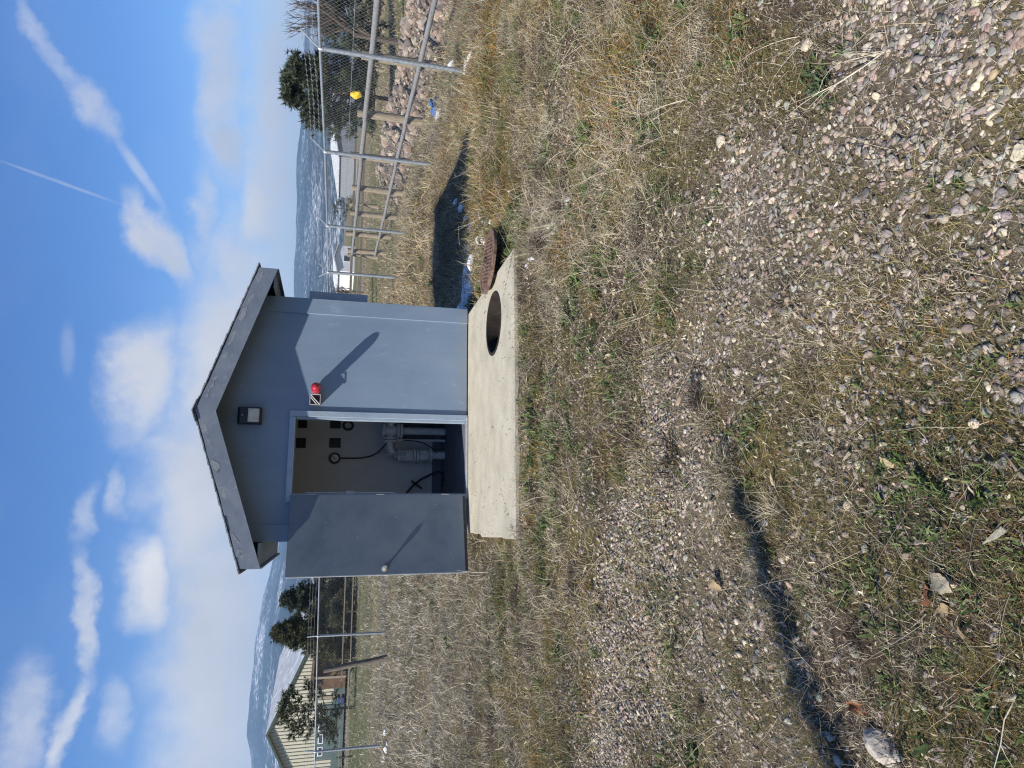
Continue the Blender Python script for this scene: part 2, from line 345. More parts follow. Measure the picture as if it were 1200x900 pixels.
# ------------------------------------------------------------------ terrain
HOLE = (2.065, 7.07, .35)
BLOBS = [(.37, 3.47, .5, .28, 1), (-.01, 3.85, .5, .35, 1), (-.52, 3.96, .6, .4, 1), (-1.06, 4.21, .6, .45, 1), (-1.49, 4.31, .6, .45, 1), (-2.3, 4.5, .9, .5, .9),
 (-.9, 3.75, .9, .35, 1), (-1.9, 3.9, .8, .4, .9), (.1, 3.5, .6, .3, 1), (-1.4, 2.9, .6, .3, .8), (-.18, 3.24, .5, .3, 1), (-.58, 3.12, .6, .3, .9), (.66, 3.15, .4, .25, 1), (.88, 2.79, .35, .25, 1), (1.04, 2.6, .4, .28, .95), (.7, 2.41, .35, .2, .8),
 (1.12, 2.04, .45, .25, .85), (1.4, 1.83, .5, .3, .95), (1.35, 1.45, .5, .3, 1), (.83, 1.38, .35, .22, .85), (.87, 1.7, .3, .2, .75), (.8, 2.13, .3, .2, .7),
 (-.57, 2.63, .4, .2, .8), (-.87, 2.61, .4, .25, .8), (-1.0, 2.94, .5, .28, .9), (.47, 1.42, .3, .18, .6), (0, 2.24, .35, .12, .5), (1.75, 1.6, .5, .5, .9),
 (1.3, 2.5, .6, .4, .9), (.8, 2.95, .5, .3, .95), (.55, 2.75, .5, .3, .75), (.2, 3.05, .5, .25, .8), (1.5, 2.9, .5, .4, .6), (.3, 1.9, .5, .35, .6), (.1, 1.5, .35, .25, .45), (-.6, 2.35, .5, .15, .55), (1.09, 5.5, .4, .1, .9), (.46, 5.93, .45, .09, .9), (0, 6.09, .4, .08, .8), (1.5, 5.15, .35, .1, .6)]
def gravel_mask(x, y):
    g = np.zeros_like(np.asarray(x, float))
    for bx, by, rx, ry, w in BLOBS:
        g = np.maximum(g, w * np.exp(-(((x - bx) / rx) ** 2 + ((y - by) / ry) ** 2) * .9))
    n = fbm(x, y, 3.2, 11)
    return np.clip((g - .13) * 1.5 + (n - .5) * 1.4, 0, 1)
def sstep(a, b, x):
    t = np.clip((x - a) / (b - a), 0, 1); return t * t * (3 - 2 * t)
def ground_h(x, y):
    x = np.asarray(x, float); y = np.asarray(y, float)
    near = 1 - sstep(12, 30, np.hypot(x, y))
    z = -.105 + (fbm(x, y, .7, 3) - .5) * .10 * near + (fbm(x, y, 2.6, 5, 3) - .5) * .10 * near
    z = z - .32 * np.exp(-(((x - 4.6) / 1.5) ** 2 + ((y - 10.4) / 1.3) ** 2))          # hollow beside the shed
    z = z + .16 * np.exp(-(((x - 6.2) / 2.0) ** 2 + ((y - 15.5) / 2.5) ** 2))          # grassy bank by the fence
    z = z - .04 * np.exp(-(((y - 2.35 - .43 * (x + .3)) / .12) ** 2)) * sstep(.5, -.4, x)
    z = z - .35 * sstep(7.6, 9.5, x) * (1 - sstep(40, 80, y)) + .28 * (fbm(x, y, .25, 9) - .5) * sstep(10, 25, y)
    pad = (1 - sstep(0, .12, np.maximum(np.maximum(-.35 - x, x - 2.68), np.maximum(6.12 - y, y - 10.9))))
    z = z * (1 - pad) + pad * np.minimum(z, -.09)
    fr = sstep(5.55, 6.0, y) * (1 - sstep(6.2, 6.3, y)) * sstep(-.9, -.3, x) * (1 - sstep(2.6, 3.2, x)); z = z * (1 - fr) + fr * (-.035 + .03 * (fbm(x, y, 6, 13, 2) - .5))
    d = np.hypot(x - HOLE[0], y - HOLE[1])
    return z - 1.35 * (1 - sstep(.43, .53, d))
def ground_cols(x, y):
    g = gravel_mask(x, y); m = fbm(x, y, 1.5, 21); m2 = fbm(x, y, 4.5, 31)
    c = np.empty(x.shape + (3,))
    dirt = np.array([.10, .078, .055]); moss = np.array([.15, .125, .05]); grav = np.array([.185, .16, .12]); straw = np.array([.20, .165, .10]); green = np.array([.08, .10, .035])
    k = sstep(.45, .62, m2)[..., None]
    c = dirt * (1 - k) + moss * k
    far = sstep(6, 11, y)[..., None]; c = c * (1 - .65 * far) + straw * .65 * far
    c = c * (1 - .8 * g[..., None]) + grav * .8 * g[..., None]
    # pasture beyond the fences
    f = sstep(23.5, 26, y + .2 * x)[..., None]
    st = sstep(.42, .6, fbm(x * .25, y * 1.2, .35, 41))[..., None]
    past = np.array([.21, .175, .105]) * (1 - st) + np.array([.13, .135, .055]) * st
    f2 = sstep(8.4, 9.8, x)[..., None]; f = np.maximum(f, f2)
    c = c * (1 - f) + past * f
    gs = (sstep(27, 30, y) * (1 - sstep(52, 55, y)) * sstep(-2, -4, x))[..., None]
    c = c * (1 - .55 * gs) + green * .55 * gs
    dv = (np.exp(-((y - 55) / 2.2) ** 2) * sstep(-5, -7, x))[..., None]
    c = c * (1 - dv) + np.array([.33, .29, .26]) * dv
    return c
def grid_axis(a, b, step, far, growth=1.11):
    v = list(np.arange(a, b, step)); lo = [a]; s = step
    while lo[-1] > -far: s *= growth; lo.append(lo[-1] - s)
    hi = [v[-1]]; s = step
    while hi[-1] < far: s *= growth; hi.append(hi[-1] + s)
    return np.array(lo[::-1][:-1] + v + hi[1:])
gx = grid_axis(-2.2, 4.6, .055, 7000); gy = grid_axis(.9, 10.9, .06, 7000)
GX, GY = np.meshgrid(gx, gy); GZ = ground_h(GX, GY)
V = np.stack([GX, GY, GZ], -1).reshape(-1, 3); nx, ny = len(gx), len(gy)
i0 = (np.arange(ny - 1)[:, None] * nx + np.arange(nx - 1)[None]).ravel()
T = np.concatenate([np.stack([i0, i0 + 1, i0 + nx + 1], 1), np.stack([i0, i0 + nx + 1, i0 + nx], 1)])
ground = bulk('ground', V, T, ground_cols(GX, GY).reshape(-1, 3), 'earth', smooth=True)
tag(ground, 'mossy gravelly ground with dry grass running up to the shed', kind='structure')

# ------------------------------------------------------------------ hills
def make_hills():
    az = np.radians(np.linspace(-75, 95, 420)); rr = np.linspace(1300, 5200, 60)
    prof = np.interp(np.degrees(az), [-75, -40, -22, -17.6, -15.7, -10, -6.3, -3.2, 3, 10, 18.6, 22.6, 25.9, 27.8, 30.9, 45, 70, 95], [4, 4.9, 4.5, 4.75, 5.3, 5.35, 4.9, 4.3, 3.7, 3.6, 3.75, 3.66, 3.8, 3.78, 3.5, 3.3, 3.6, 3.2])
    A, R = np.meshgrid(az, rr); X = R * np.sin(A); Y = R * np.cos(A)
    t = np.clip((R - 1300) / 2900, 0, 1); s = t ** 1.25
    H = 4200 * np.tan(np.radians(prof))[None] * s
    n = fbm(X, Y, 1 / 700, 51, 5) - .5
    H = H * (1 + n * .55 * np.sin(np.pi * np.clip(t, 0, 1)) ) + (fbm(X, Y, 1 / 160, 61, 4) - .5) * 26 * t
    H = np.where(R > 4200, H - (R - 4200) * .15, H) - 6
    V = np.stack([X, Y, H], -1).reshape(-1, 3); w = len(az)
    i0 = (np.arange(len(rr) - 1)[:, None] * w + np.arange(w - 1)[None]).ravel()
    T = np.concatenate([np.stack([i0, i0 + 1, i0 + w + 1], 1), np.stack([i0, i0 + w + 1, i0 + w], 1)])
    m = bpy.data.materials.new('hillside'); m.use_nodes = True; MATS['hillside'] = m
    nt = m.node_tree; N = nt.nodes; L = nt.links; b = N['Principled BSDF']; b.inputs['Roughness'].default_value = 1; b.inputs['Specular IOR Level'].default_value = 0
    g = N.new('ShaderNodeNewGeometry')
    def noise(s, d, sc3=(1, 1, 1)):
        mp = N.new('ShaderNodeMapping'); mp.inputs['Scale'].default_value = sc3; L.new(g.outputs['Position'], mp.inputs['Vector'])
        q = N.new('ShaderNodeTexNoise'); q.inputs['Scale'].default_value = s; q.inputs['Detail'].default_value = d; q.inputs['Roughness'].default_value = .7; L.new(mp.outputs[0], q.inputs['Vector']); return q.outputs['Fac']
    big = noise(.0021, 5, (1, 1, 2)); small = noise(.045, 8)
    ad = N.new('ShaderNodeMath'); ad.operation = 'MULTIPLY_ADD'; L.new(small, ad.inputs[0]); ad.inputs[1].default_value = 1.3; L.new(big, ad.inputs[2])
    hv = N.new('ShaderNodeMath'); hv.operation = 'MULTIPLY'; L.new(ad.outputs[0], hv.inputs[0]); hv.inputs[1].default_value = .45
    cr = N.new('ShaderNodeValToRGB'); e = cr.color_ramp.elements
    e[0].position = .50; e[0].color = (.016, .026, .026, 1); e[1].position = .645; e[1].color = (.75, .77, .8, 1)
    k = e.new(.55); k.color = (.045, .058, .065, 1); k = e.new(.59); k.color = (.28, .30, .32, 1)
    L.new(hv.outputs[0], cr.inputs['Fac']); L.new(cr.outputs['Color'], b.inputs['Base Color'])
    o = bulk('hills', V, T, None, 'hillside', smooth=True)
    tag(o, 'forested hills dusted with snow beyond the valley', kind='structure')
make_hills()

# ------------------------------------------------------------------ pump house
X0, X1, Y0, Y1 = -.312, 2.654, 8.55, 10.78      # outer walls
JL, JR, DH = .233, 1.161, 2.13                  # door opening
RC, HALF, SL, RT = 1.15, 1.73, .33, 3.20        # roof centre, half width, slope, ridge top
OH = .38                                        # overhang at the front
house = thing('pump_house', 'small slate grey shed with gable roof and open door on concrete pad', 'shed', ((X0 + X1) / 2, Y0, 0))
def roof_z(x): return RT - SL * abs(x - RC)
def front_wall():
    b = MB(); t = .15; th = .13
    def wallpoly(xa, xb, z0):
        xs = [xa] + ([RC] if xa < RC < xb else []) + [xb]
        return [(xa, z0), (xb, z0)] + [(x, roof_z(x) - th) for x in reversed(xs)]
    b.prism(wallpoly(X0, JL, 0.0), Y0, Y0 + t); b.prism(wallpoly(JR, X1, 0.0), Y0, Y0 + t); b.prism(wallpoly(JL, JR, DH), Y0, Y0 + t)
    b.build('front_wall', 'paint', house)
    for xa, xb in ((X0 - .012, X0 + .185), (X1 - .185, X1 + .012)):           # wide corner boards, proud of the panel
        MB().prism([(xa, .015), (xb, .015), (xb, roof_z(xb) - th - .01), (xa, roof_z(xa) - th - .01)], Y0 - .024, Y0 + .001).build('corner_board', 'paint', house, bevel=.002)
front_wall()
def sides():
    zt = roof_z(X0) - .14
    MB().box((X0, Y0 + .152, 0), (X0 + .1, Y1, zt)).build('side_wall', 'paint', house)
    MB().box((X1 - .1, Y0 + .152, 0), (X1, Y1, roof_z(X1) - .14)).build('side_wall', 'paint', house)
    poly = [(X0 + .101, 0), (X1 - .101, 0), (X1 - .101, roof_z(X1 - .1) - .14), (RC, RT - .14), (X0 + .101, roof_z(X0 + .1) - .14)]
    MB().prism(poly, Y1 - .1, Y1 - .001).build('back_wall', 'paint', house)
    # inside lining, floor and ceiling
    MB().box((X0 + .104, Y1 - .16, .165), (X1 - .104, Y1 - .104, 2.38)).build('back_lining', 'interior', house)
    MB().box((X0 + .104, Y1 - .175, .021), (X1 - .104, Y1 - .105, .163)).build('kick_board', 'int_floor', house)
    MB().box((X0 + .102, Y0 + .153, .02), (X0 + .14, Y1 - .18, 2.38)).build('side_lining', 'interior', house)
    MB().box((X1 - .14, Y0 + .153, .02), (X1 - .102, Y1 - .18, 2.38)).build('side_lining', 'interior', house)
    MB().box((X0 + .101, Y0 + .14, 2.385), (X1 - .101, Y1 - .101, 2.41)).build('ceiling', 'interior', house)
    MB().box((X0 + .101, Y0 + .001, -.12), (X1 - .101, Y1 - .101, .018)).build('interior_floor', 'int_floor', house)
sides()
def roof():
    yf, yb = Y0 - OH, Y1 + .25
    ro = MB()
    for s in (-1, 1):
        e = RC + s * HALF
        ro.prism([(RC, RT - .035), (e, roof_z(e) - .035), (e, roof_z(e) - .12), (RC, RT - .12)], yf + .024, yb)
    roof_o = ro.build('roof', 'fascia_paint', house)
    # rake boards on the front
    for s in (-1, 1):
        e = RC + s * (HALF + .012); n = 26; b = MB(); r = random.Random(5 + s)
        top = []; bot = []
        for i in range(n + 1):
            x = RC + (e - RC) * i / n
            top.append((x, RT - SL * abs(x - RC) - .008 + (r.uniform(-.004, .004) if 0 < i < n else 0)))
            bot.append((x, RT - SL * abs(x - RC) - .222))
        poly = top + bot[::-1]
        b.prism(poly, yf - .012, yf + .023)
        b.build('rake_board', 'fascia_paint', house)
        # flaking paint: thin ragged flakes on the upper edge of the board
        for k in range(9):
            x = RC + s * r.uniform(.06, HALF - .05); w = r.uniform(.03, .11); h = r.uniform(.012, .05)
            pts = []
            for q in range(9):
                a = 2 * math.pi * q / 9; pts.append((x + math.cos(a) * w * r.uniform(.5, 1), RT - SL * abs(x + math.cos(a) * w - RC) - .045 - r.uniform(0, .03) + math.sin(a) * h * r.uniform(.5, 1)))
            MB().prism(pts, yf - .0124 - .00025 * k, yf - .0118).build('paint_flake', 'peel', house)
        # eave fascia and boxed soffit along the side
        xe = RC + s * HALF; xw = X0 if s < 0 else X1
        lo, hi = sorted((xe, xe + s * .022))
        MB().box((lo, yf + .024, 2.395), (hi, yb, roof_z(xe) - .02)).build('eave_fascia', 'fascia_paint', house)
        lo, hi = sorted((xe - s * .002, xw + s * .014))
        MB().box((lo, yf + .026, 2.43), (hi, yb - .01, 2.445)).build('soffit', 'paint', house)
        # courses of shingles, each a little ragged, their ends seen along the rake
        n = 12; L = HALF + .05; prev = 0
        for k in range(n):
            d0 = L * k / n; d1 = L * (k + 1) / n + .02
            yo = yf - .018 + r.uniform(-.008, .008)
            xa, xb = RC + s * d0, RC + s * d1
            lift = .005
            za, zb = RT - SL * d0 + .004, RT - SL * d1 + .004 + lift
            MB().prism([(xa, za + .007), (xb, zb + .009 + r.uniform(0, .005)), (xb, zb - .004), (xa, za - .004)], yo, yb + .02).build('shingle_course', 'shingle', roof_o)
    b = MB()
    for k in range(8):
        y = yf - .034 + k * .335
        b.prism([(RC - .13, RT - .13 * SL + .028), (RC, RT + .03), (RC + .13, RT - .13 * SL + .028), (RC + .13, RT - .13 * SL + .018), (RC, RT + .018), (RC - .13, RT - .13 * SL + .018)], y, min(y + .34, yb + .015))
        b.build('ridge_shingle', 'shingle', roof_o); b = MB()
roof()
def doorway():
    p = .03
    MB().box((JR + .001, Y0 - p, .0), (JR + .075, Y0 - .001, DH + .075)).build('door_jamb', 'trim_paint', house, bevel=.004)
    MB().box((JL - .1, Y0 - p + .004, DH + .001), (JR, Y0 - .001, DH + .073)).build('door_head', 'trim_paint', house, bevel=.004)
    MB().box((JL - .07, Y0 - p, .0), (JL - .001, Y0 - .001, DH - .001)).build('door_jamb', 'trim_paint', house, bevel=.004)
    MB().box((JR + .08, Y0 - .0045, .003), (X1 - .19, Y0 - .0006, .016)).build('gap_shade_strip', 'dark', house)  # dark strip painted in for the shaded gap between wall and pad
    MB().box((JR - .022, Y0 + .004, .03), (JR - .001, Y0 + .13, DH - .003)).build('door_stop', 'trim_paint', house)
    MB().box((JL - .05, Y0 - .045, .003), (JR + .05, Y0 + .06, .026)).build('threshold', 'steel', house, bevel=.006)
    # the open leaf, swung round to the side
    hx, hy, th = JL - .022, Y0 - .062, math.radians(14)
    W, Z0, Z1, t = .95, .045, 2.145, .045
    M = Matrix.Translation((hx, hy, 0)) @ Matrix.Rotation(th, 4, 'Z') @ Matrix.Scale(-1, 4, (1, 0, 0))
    d = MB().box((0, -t / 2, Z0), (W, t / 2, Z1), M).build('door', 'door_paint', house, bevel=.004)
    MB().box((W + .0005, -t / 2 + .003, Z0 + .01), (W + .004, t / 2 - .003, Z1 - .01), M).build('edge_strip', 'steel', d)
    MB().box((.02, -t / 2 - .004, Z0 + .004), (W - .02, -t / 2 - .0002, Z0 + .035), M).build('door_sweep', 'rubber', d)
    Mk = M @ Matrix.Translation((W - .065, -t / 2, 1.04)) @ Matrix.Rotation(math.pi / 2, 4, 'X')
    k = MB().lathe([(.033, 0), (.033, .008), (.014, .012), (.012, .045), (.022, .055), (.029, .07), (.027, .085), (.012, .094)], Mk, 18).build('door_knob', 'brass', d, smooth=True)
    for z in (.3, 1.1, 1.9):
        MB().path([(hx + .012, hy - .012, z - .05), (hx + .012, hy - .012, z + .05)], .009, 8).build('hinge', 'steel', d)
    # paint chips in the lighter trim paint
    for (a, z) in ((.33, 1.72), (.12, .42), (.72, .25), (.5, 1.35), (.27, .9)):
        MB().box((a, -t / 2 - .0015, z), (a + .012, -t / 2 - .0003, z + .008), M).build('paint_chip', 'trim_paint', d)
    # upright locking rod on the inside of the jamb
    MB().path([(JL + .012, Y0 + .12, .92), (JL + .012, Y0 + .12, 1.98)], .013, 8).build('locking_rod', 'galv', house)
    MB().box((JL + .001, Y0 + .1, 1.40), (JL + .04, Y0 + .14, 1.5)).build('rod_catch', 'steel', house)
doorway()
# dark square vents on the back lining
for (x, z, w, h) in ((1.045, 2.15, .15, .14), (1.055, 1.655, .15, .17), (1.33, 2.14, .12, .13), (1.335, 1.66, .12, .16)):
    v = MB().box((x - w / 2, Y1 - .172, z - h / 2), (x + w / 2, Y1 - .161, z + h / 2)).build('vent', 'black_box', house, bevel=.003)
    for k in range(4):
        zz = z - h / 2 + (k + .5) * h / 4; MB().box((x - w / 2 + .012, Y1 - .178, zz - .006), (x + w / 2 - .012, Y1 - .1722, zz + .004)).build('louver', 'black_box', v)

def wall_fixtures():
    w = thing('wall_light', 'black wall pack light with beige lens under the shed gable', 'light', (1.15, Y0, 2.52))
    h = MB().prism([(Y0 - .11, 2.53), (Y0 - .11, 2.76), (Y0 - .07, 2.79), (Y0 - .0005, 2.79), (Y0 - .0005, 2.52), (Y0 - .09, 2.52)], 1.05, 1.25, 'X').build('housing', 'black_box', w, bevel=.006)
    MB().prism([(Y0 - .118, 2.545), (Y0 - .118, 2.665), (Y0 - .1105, 2.67), (Y0 - .1105, 2.54)], 1.068, 1.232, 'X').build('lens', 'lens', w, bevel=.003)
    MB().box((1.055, Y0 - .122, 2.532), (1.068, Y0 - .1105, 2.672)).build('lens_frame', 'black_box', w)
    MB().box((1.232, Y0 - .122, 2.532), (1.245, Y0 - .1105, 2.672)).build('lens_frame', 'black_box', w)
    Ms = Matrix.Translation((1.15, Y0 - .1102, 2.73)) @ Matrix.Rotation(math.pi / 2, 4, 'X')
    MB().lathe([(.008, 0), (.008, .006)], Ms, 8).build('screw', 'steel', w)
    b = thing('warning_beacon', 'red domed warning beacon beside a caged box right of the doorway', 'beacon', (1.4, Y0, 1.85))
    MB().box((1.30, Y0 - .13, 1.855), (1.415, Y0 - .0005, 1.965)).build('junction_box', 'dark', b, bevel=.006)
    y = Y0 - .142
    for (a, c) in (((1.295, 1.85), (1.42, 1.85)), ((1.42, 1.85), (1.42, 1.97)), ((1.42, 1.97), (1.295, 1.97)), ((1.295, 1.97), (1.295, 1.85)), ((1.298, 1.853), (1.417, 1.967)), ((1.30, 1.89), (1.39, 1.968))):
        MB().path([(a[0], y, a[1]), (c[0], y, c[1])], .0065, 6).build('guard_wire', 'steel', b)
    MB().path([(1.41, Y0 - .07, 1.905), (1.44, Y0 - .07, 1.905)], .042, 10).build('conduit_nipple', 'steel', b)
    MB().box((1.405, Y0 - .115, 1.868), (1.45, Y0 - .02, 1.94)).build('shadow_fill_plate', 'galv', b)  # plate added to close the lit hole in the beacon's shadow
    Mj = Matrix.Translation((1.482, Y0 - .02, 1.902)) @ Matrix.Rotation(math.pi / 2, 4, 'X')
    MB().lathe([(.045, -.0195), (.05, .02), (.062, .03), (.062, .05)], Mj, 20).build('beacon_base', 'galv', b, smooth=True)
    MB().lathe([(.056, .051), (.06, .12), (.062, .24), (.058, .285), (.045, .315), (.025, .332), (.006, .338)], Mj, 24).build('lens', 'red_glass', b, smooth=True)
    m = thing('meter_box', 'flat grey electric meter box on the side wall of the shed', 'meter box', (X1, 8.95, 1.3))
    MB().box((X1 + .001, 8.68, 1.32), (X1 + .16, 9.15, 2.05)).build('cabinet', 'trim_paint', m, bevel=.008)
    MB().box((X1 + .1605, 8.71, 1.36), (X1 + .168, 9.12, 2.01)).build('cabinet_door', 'paint', m, bevel=.003)
    Mm = Matrix.Translation((X1 + .1682, 9.0, 1.95)) @ Matrix.Rotation(math.pi / 2, 4, 'Y')
    MB().lathe([(.05, 0), (.048, .03), (.04, .05)], Mm, 18).build('meter_glass', 'dark', m, smooth=True)
    MB().path([(X1 + .05, 8.95, .0), (X1 + .05, 8.95, 1.318)], .022, 8).build('conduit', 'galv', m)
wall_fixtures()

def flange(b, c, axis, r, t, bolts=8):
    M = Matrix.Translation(c) @ (Matrix.Identity(4) if axis == 'Z' else Matrix.Rotation(math.pi / 2, 4, 'Y'))
    b.lathe([(r * .98, -t / 2), (r, -t / 2 + .003), (r, t / 2 - .003), (r * .98, t / 2)], M, 20)
    for k in range(bolts):
        a = 2 * math.pi * (k + .5) / bolts; q = M @ Vector((math.cos(a) * r * .82, math.sin(a) * r * .82, 0))
        d = (M.to_3x3() @ Vector((0, 0, 1))) * (t * .5 + .012); b.path([q - d, q + d], .009, 6)
def equipment():
    yp = 10.30
    p = thing('pipe_manifold', 'grey flanged pump pipework with gate valve seen through the doorway', 'pipework', (1.05, yp, .018))
    Z = lambda x, z: Matrix.Translation((x, yp, z))
    MB().lathe([(.056, .02), (.056, .66)], Z(1.225, 0), 20).build('pipe', 'pipe_grey', p, smooth=True)
    b = MB(); flange(b, (1.225, yp, .69), 'Z', .115, .035); b.build('flange', 'pipe_grey', p, smooth=True)
    b = MB(); flange(b, (1.225, yp, .735), 'Z', .115, .035); b.build('flange', 'pipe_grey', p, smooth=True)
    MB().lathe([(.062, .75), (.085, .79), (.085, .90), (.06, .935)], Z(1.225, 0), 20).build('tee_body', 'pipe_grey', p, smooth=True)
    b = MB(); flange(b, (1.225, yp, .955), 'Z', .105, .03); b.build('flange', 'pipe_grey', p, smooth=True)
    MB().path([(1.36, yp, .85), (1.1, yp, .85)], .058, 18).build('tee_branch', 'pipe_grey', p, smooth=True)
    for x in (1.10, 1.06, 1.37):
        b = MB(); flange(b, (x, yp, .85), 'X', .112, .03); b.build('flange', 'pipe_grey', p, smooth=True)
    el = [(1.05, yp, .85)] + [(.965 - .11 * math.sin(a) * 1.0, yp, .85 - .11 * (1 - math.cos(a))) for a in np.linspace(0, math.pi / 2, 7)]
    MB().path(el, .056, 18).build('elbow', 'pipe_grey', p, smooth=True)
    b = MB(); flange(b, (.855, yp, .72), 'Z', .108, .035); b.build('flange', 'pipe_grey', p, smooth=True)
    MB().lathe([(.07, .70), (.09, .66), (.095, .56), (.085, .51)], Z(.855, 0), 12).build('valve_body', 'pipe_grey', p, smooth=True)
    Mv = Matrix.Translation((.855, yp - .09, .59)) @ Matrix.Rotation(math.pi / 2, 4, 'X')
    MB().lathe([(.05, 0), (.055, .01), (.05, .03), (.02, .045)], Mv, 14).build('valve_cap', 'pipe_grey', p, smooth=True)
    MB().path([(.855, yp - .12, .62), (.858, yp - .12, .95)], .02, 10, r1=.006).build('valve_lever', 'steel', p, smooth=True)
    b = MB(); flange(b, (.855, yp, .485), 'Z', .11, .035); b.build('flange', 'pipe_grey', p, smooth=True)
    b = MB(); flange(b, (.855, yp, .44), 'Z', .11, .035); b.build('flange', 'pipe_grey', p, smooth=True)
    MB().lathe([(.06, .43), (.09, .40), (.092, .29), (.06, .25)], Z(.855, 0), 8).build('check_valve', 'pipe_grey', p)
    MB().path([(.77, yp - .03, .335), (.70, yp - .03, .335)], .007, 6).build('drain_cock', 'steel', p)
    b = MB(); flange(b, (.86, yp, .235), 'Z', .105, .03); b.build('flange', 'pipe_grey', p, smooth=True)
    MB().lathe([(.06, .02), (.06, .22)], Z(.86, 0), 20).build('pipe', 'pipe_grey', p, smooth=True)
    MB().path([(1.085, yp, .02), (1.085, yp, .76)], .02, 10).build('riser', 'pipe_grey', p, smooth=True)
    MB().path([(1.37, yp, .02), (1.37, yp, .70)], .02, 10).build('riser', 'pipe_grey', p, smooth=True)
    MB().box((1.09, yp + .12, .17), (1.42, yp + .15, .70)).build('backing_plate', 'house_dark', p)
    g = thing('pressure_gauge', 'round black rimmed pressure gauge hung on the shed back wall', 'gauge', (.82, 10.6, 1.6))
    Mg = Matrix.Translation((.82, Y1 - .1605, 1.65)) @ Matrix.Rotation(math.pi / 2, 4, 'X')
    MB().lathe([(.082, 0), (.086, .03), (.08, .05), (.06, .051)], Mg, 26).build('gauge_case', 'rubber', g, smooth=True)
    MB().lathe([(.056, .0515), (.056, .054)], Mg, 26).build('dial', 'pipe_grey', g)
    MB().path([(.80, Y1 - .217, 1.63), (.85, Y1 - .217, 1.69)], .004, 5).build('needle', 'dark', g)
    hz = MB().path([(.82, 10.56, 1.57), (.82, 10.56, 1.40), (.825, 10.55, 1.25), (.85, 10.5, 1.12), (.90, 10.4, 1.02), (.97, 10.32, .95), (1.04, 10.3, .90)], .011, 8)
    tag(hz.build('gauge_hose', 'rubber', None, smooth=True), 'black hose curving from the gauge down to the pipe flange', 'hose')
    cb = MB().path([(1.07, 10.17, .68), (1.06, 10.16, .5), (1.03, 10.16, .36), (.97, 10.17, .25), (.89, 10.2, .15)], .008, 8)
    tag(cb.build('drain_cable', 'rubber', None, smooth=True), 'thin black cable looping between the two upright pipes', 'cable')
    s = thing('sump_hose', 'black hose with cross handle rising from the shed floor corner', 'hose', (.5, 10.4, .018))
    MB().path([(.59, 10.35, .03), (.62, 10.36, .1), (.58, 10.4, .2), (.5, 10.45, .36), (.42, 10.5, .46), (.30, 10.52, .56)], .018, 10).build('hose', 'rubber', s, smooth=True)
    MB().path([(.36, 10.47, .34), (.48, 10.47, .5)], .016, 8).build('cross_handle', 'rubber', s)
    MB().path([(.60, 10.36, .02), (.50, 10.36, .03), (.40, 10.4, .03)], .018, 8).build('hose_tail', 'rubber', s, smooth=True)
    w = MB()
    for k in range(4):
        w.path([(1.32 + math.cos(a) * (.075 - .008 * k), Y1 - .19 - .006 * k, 1.47 + math.sin(a) * (.085 - .01 * k)) for a in np.linspace(0, 2 * math.pi, 19)], .005, 5, caps=False)
    tag(w.build('wire_coil', 'rubber', None, smooth=True), 'coil of dark wire hanging below the wall vents', 'wire')
equipment()

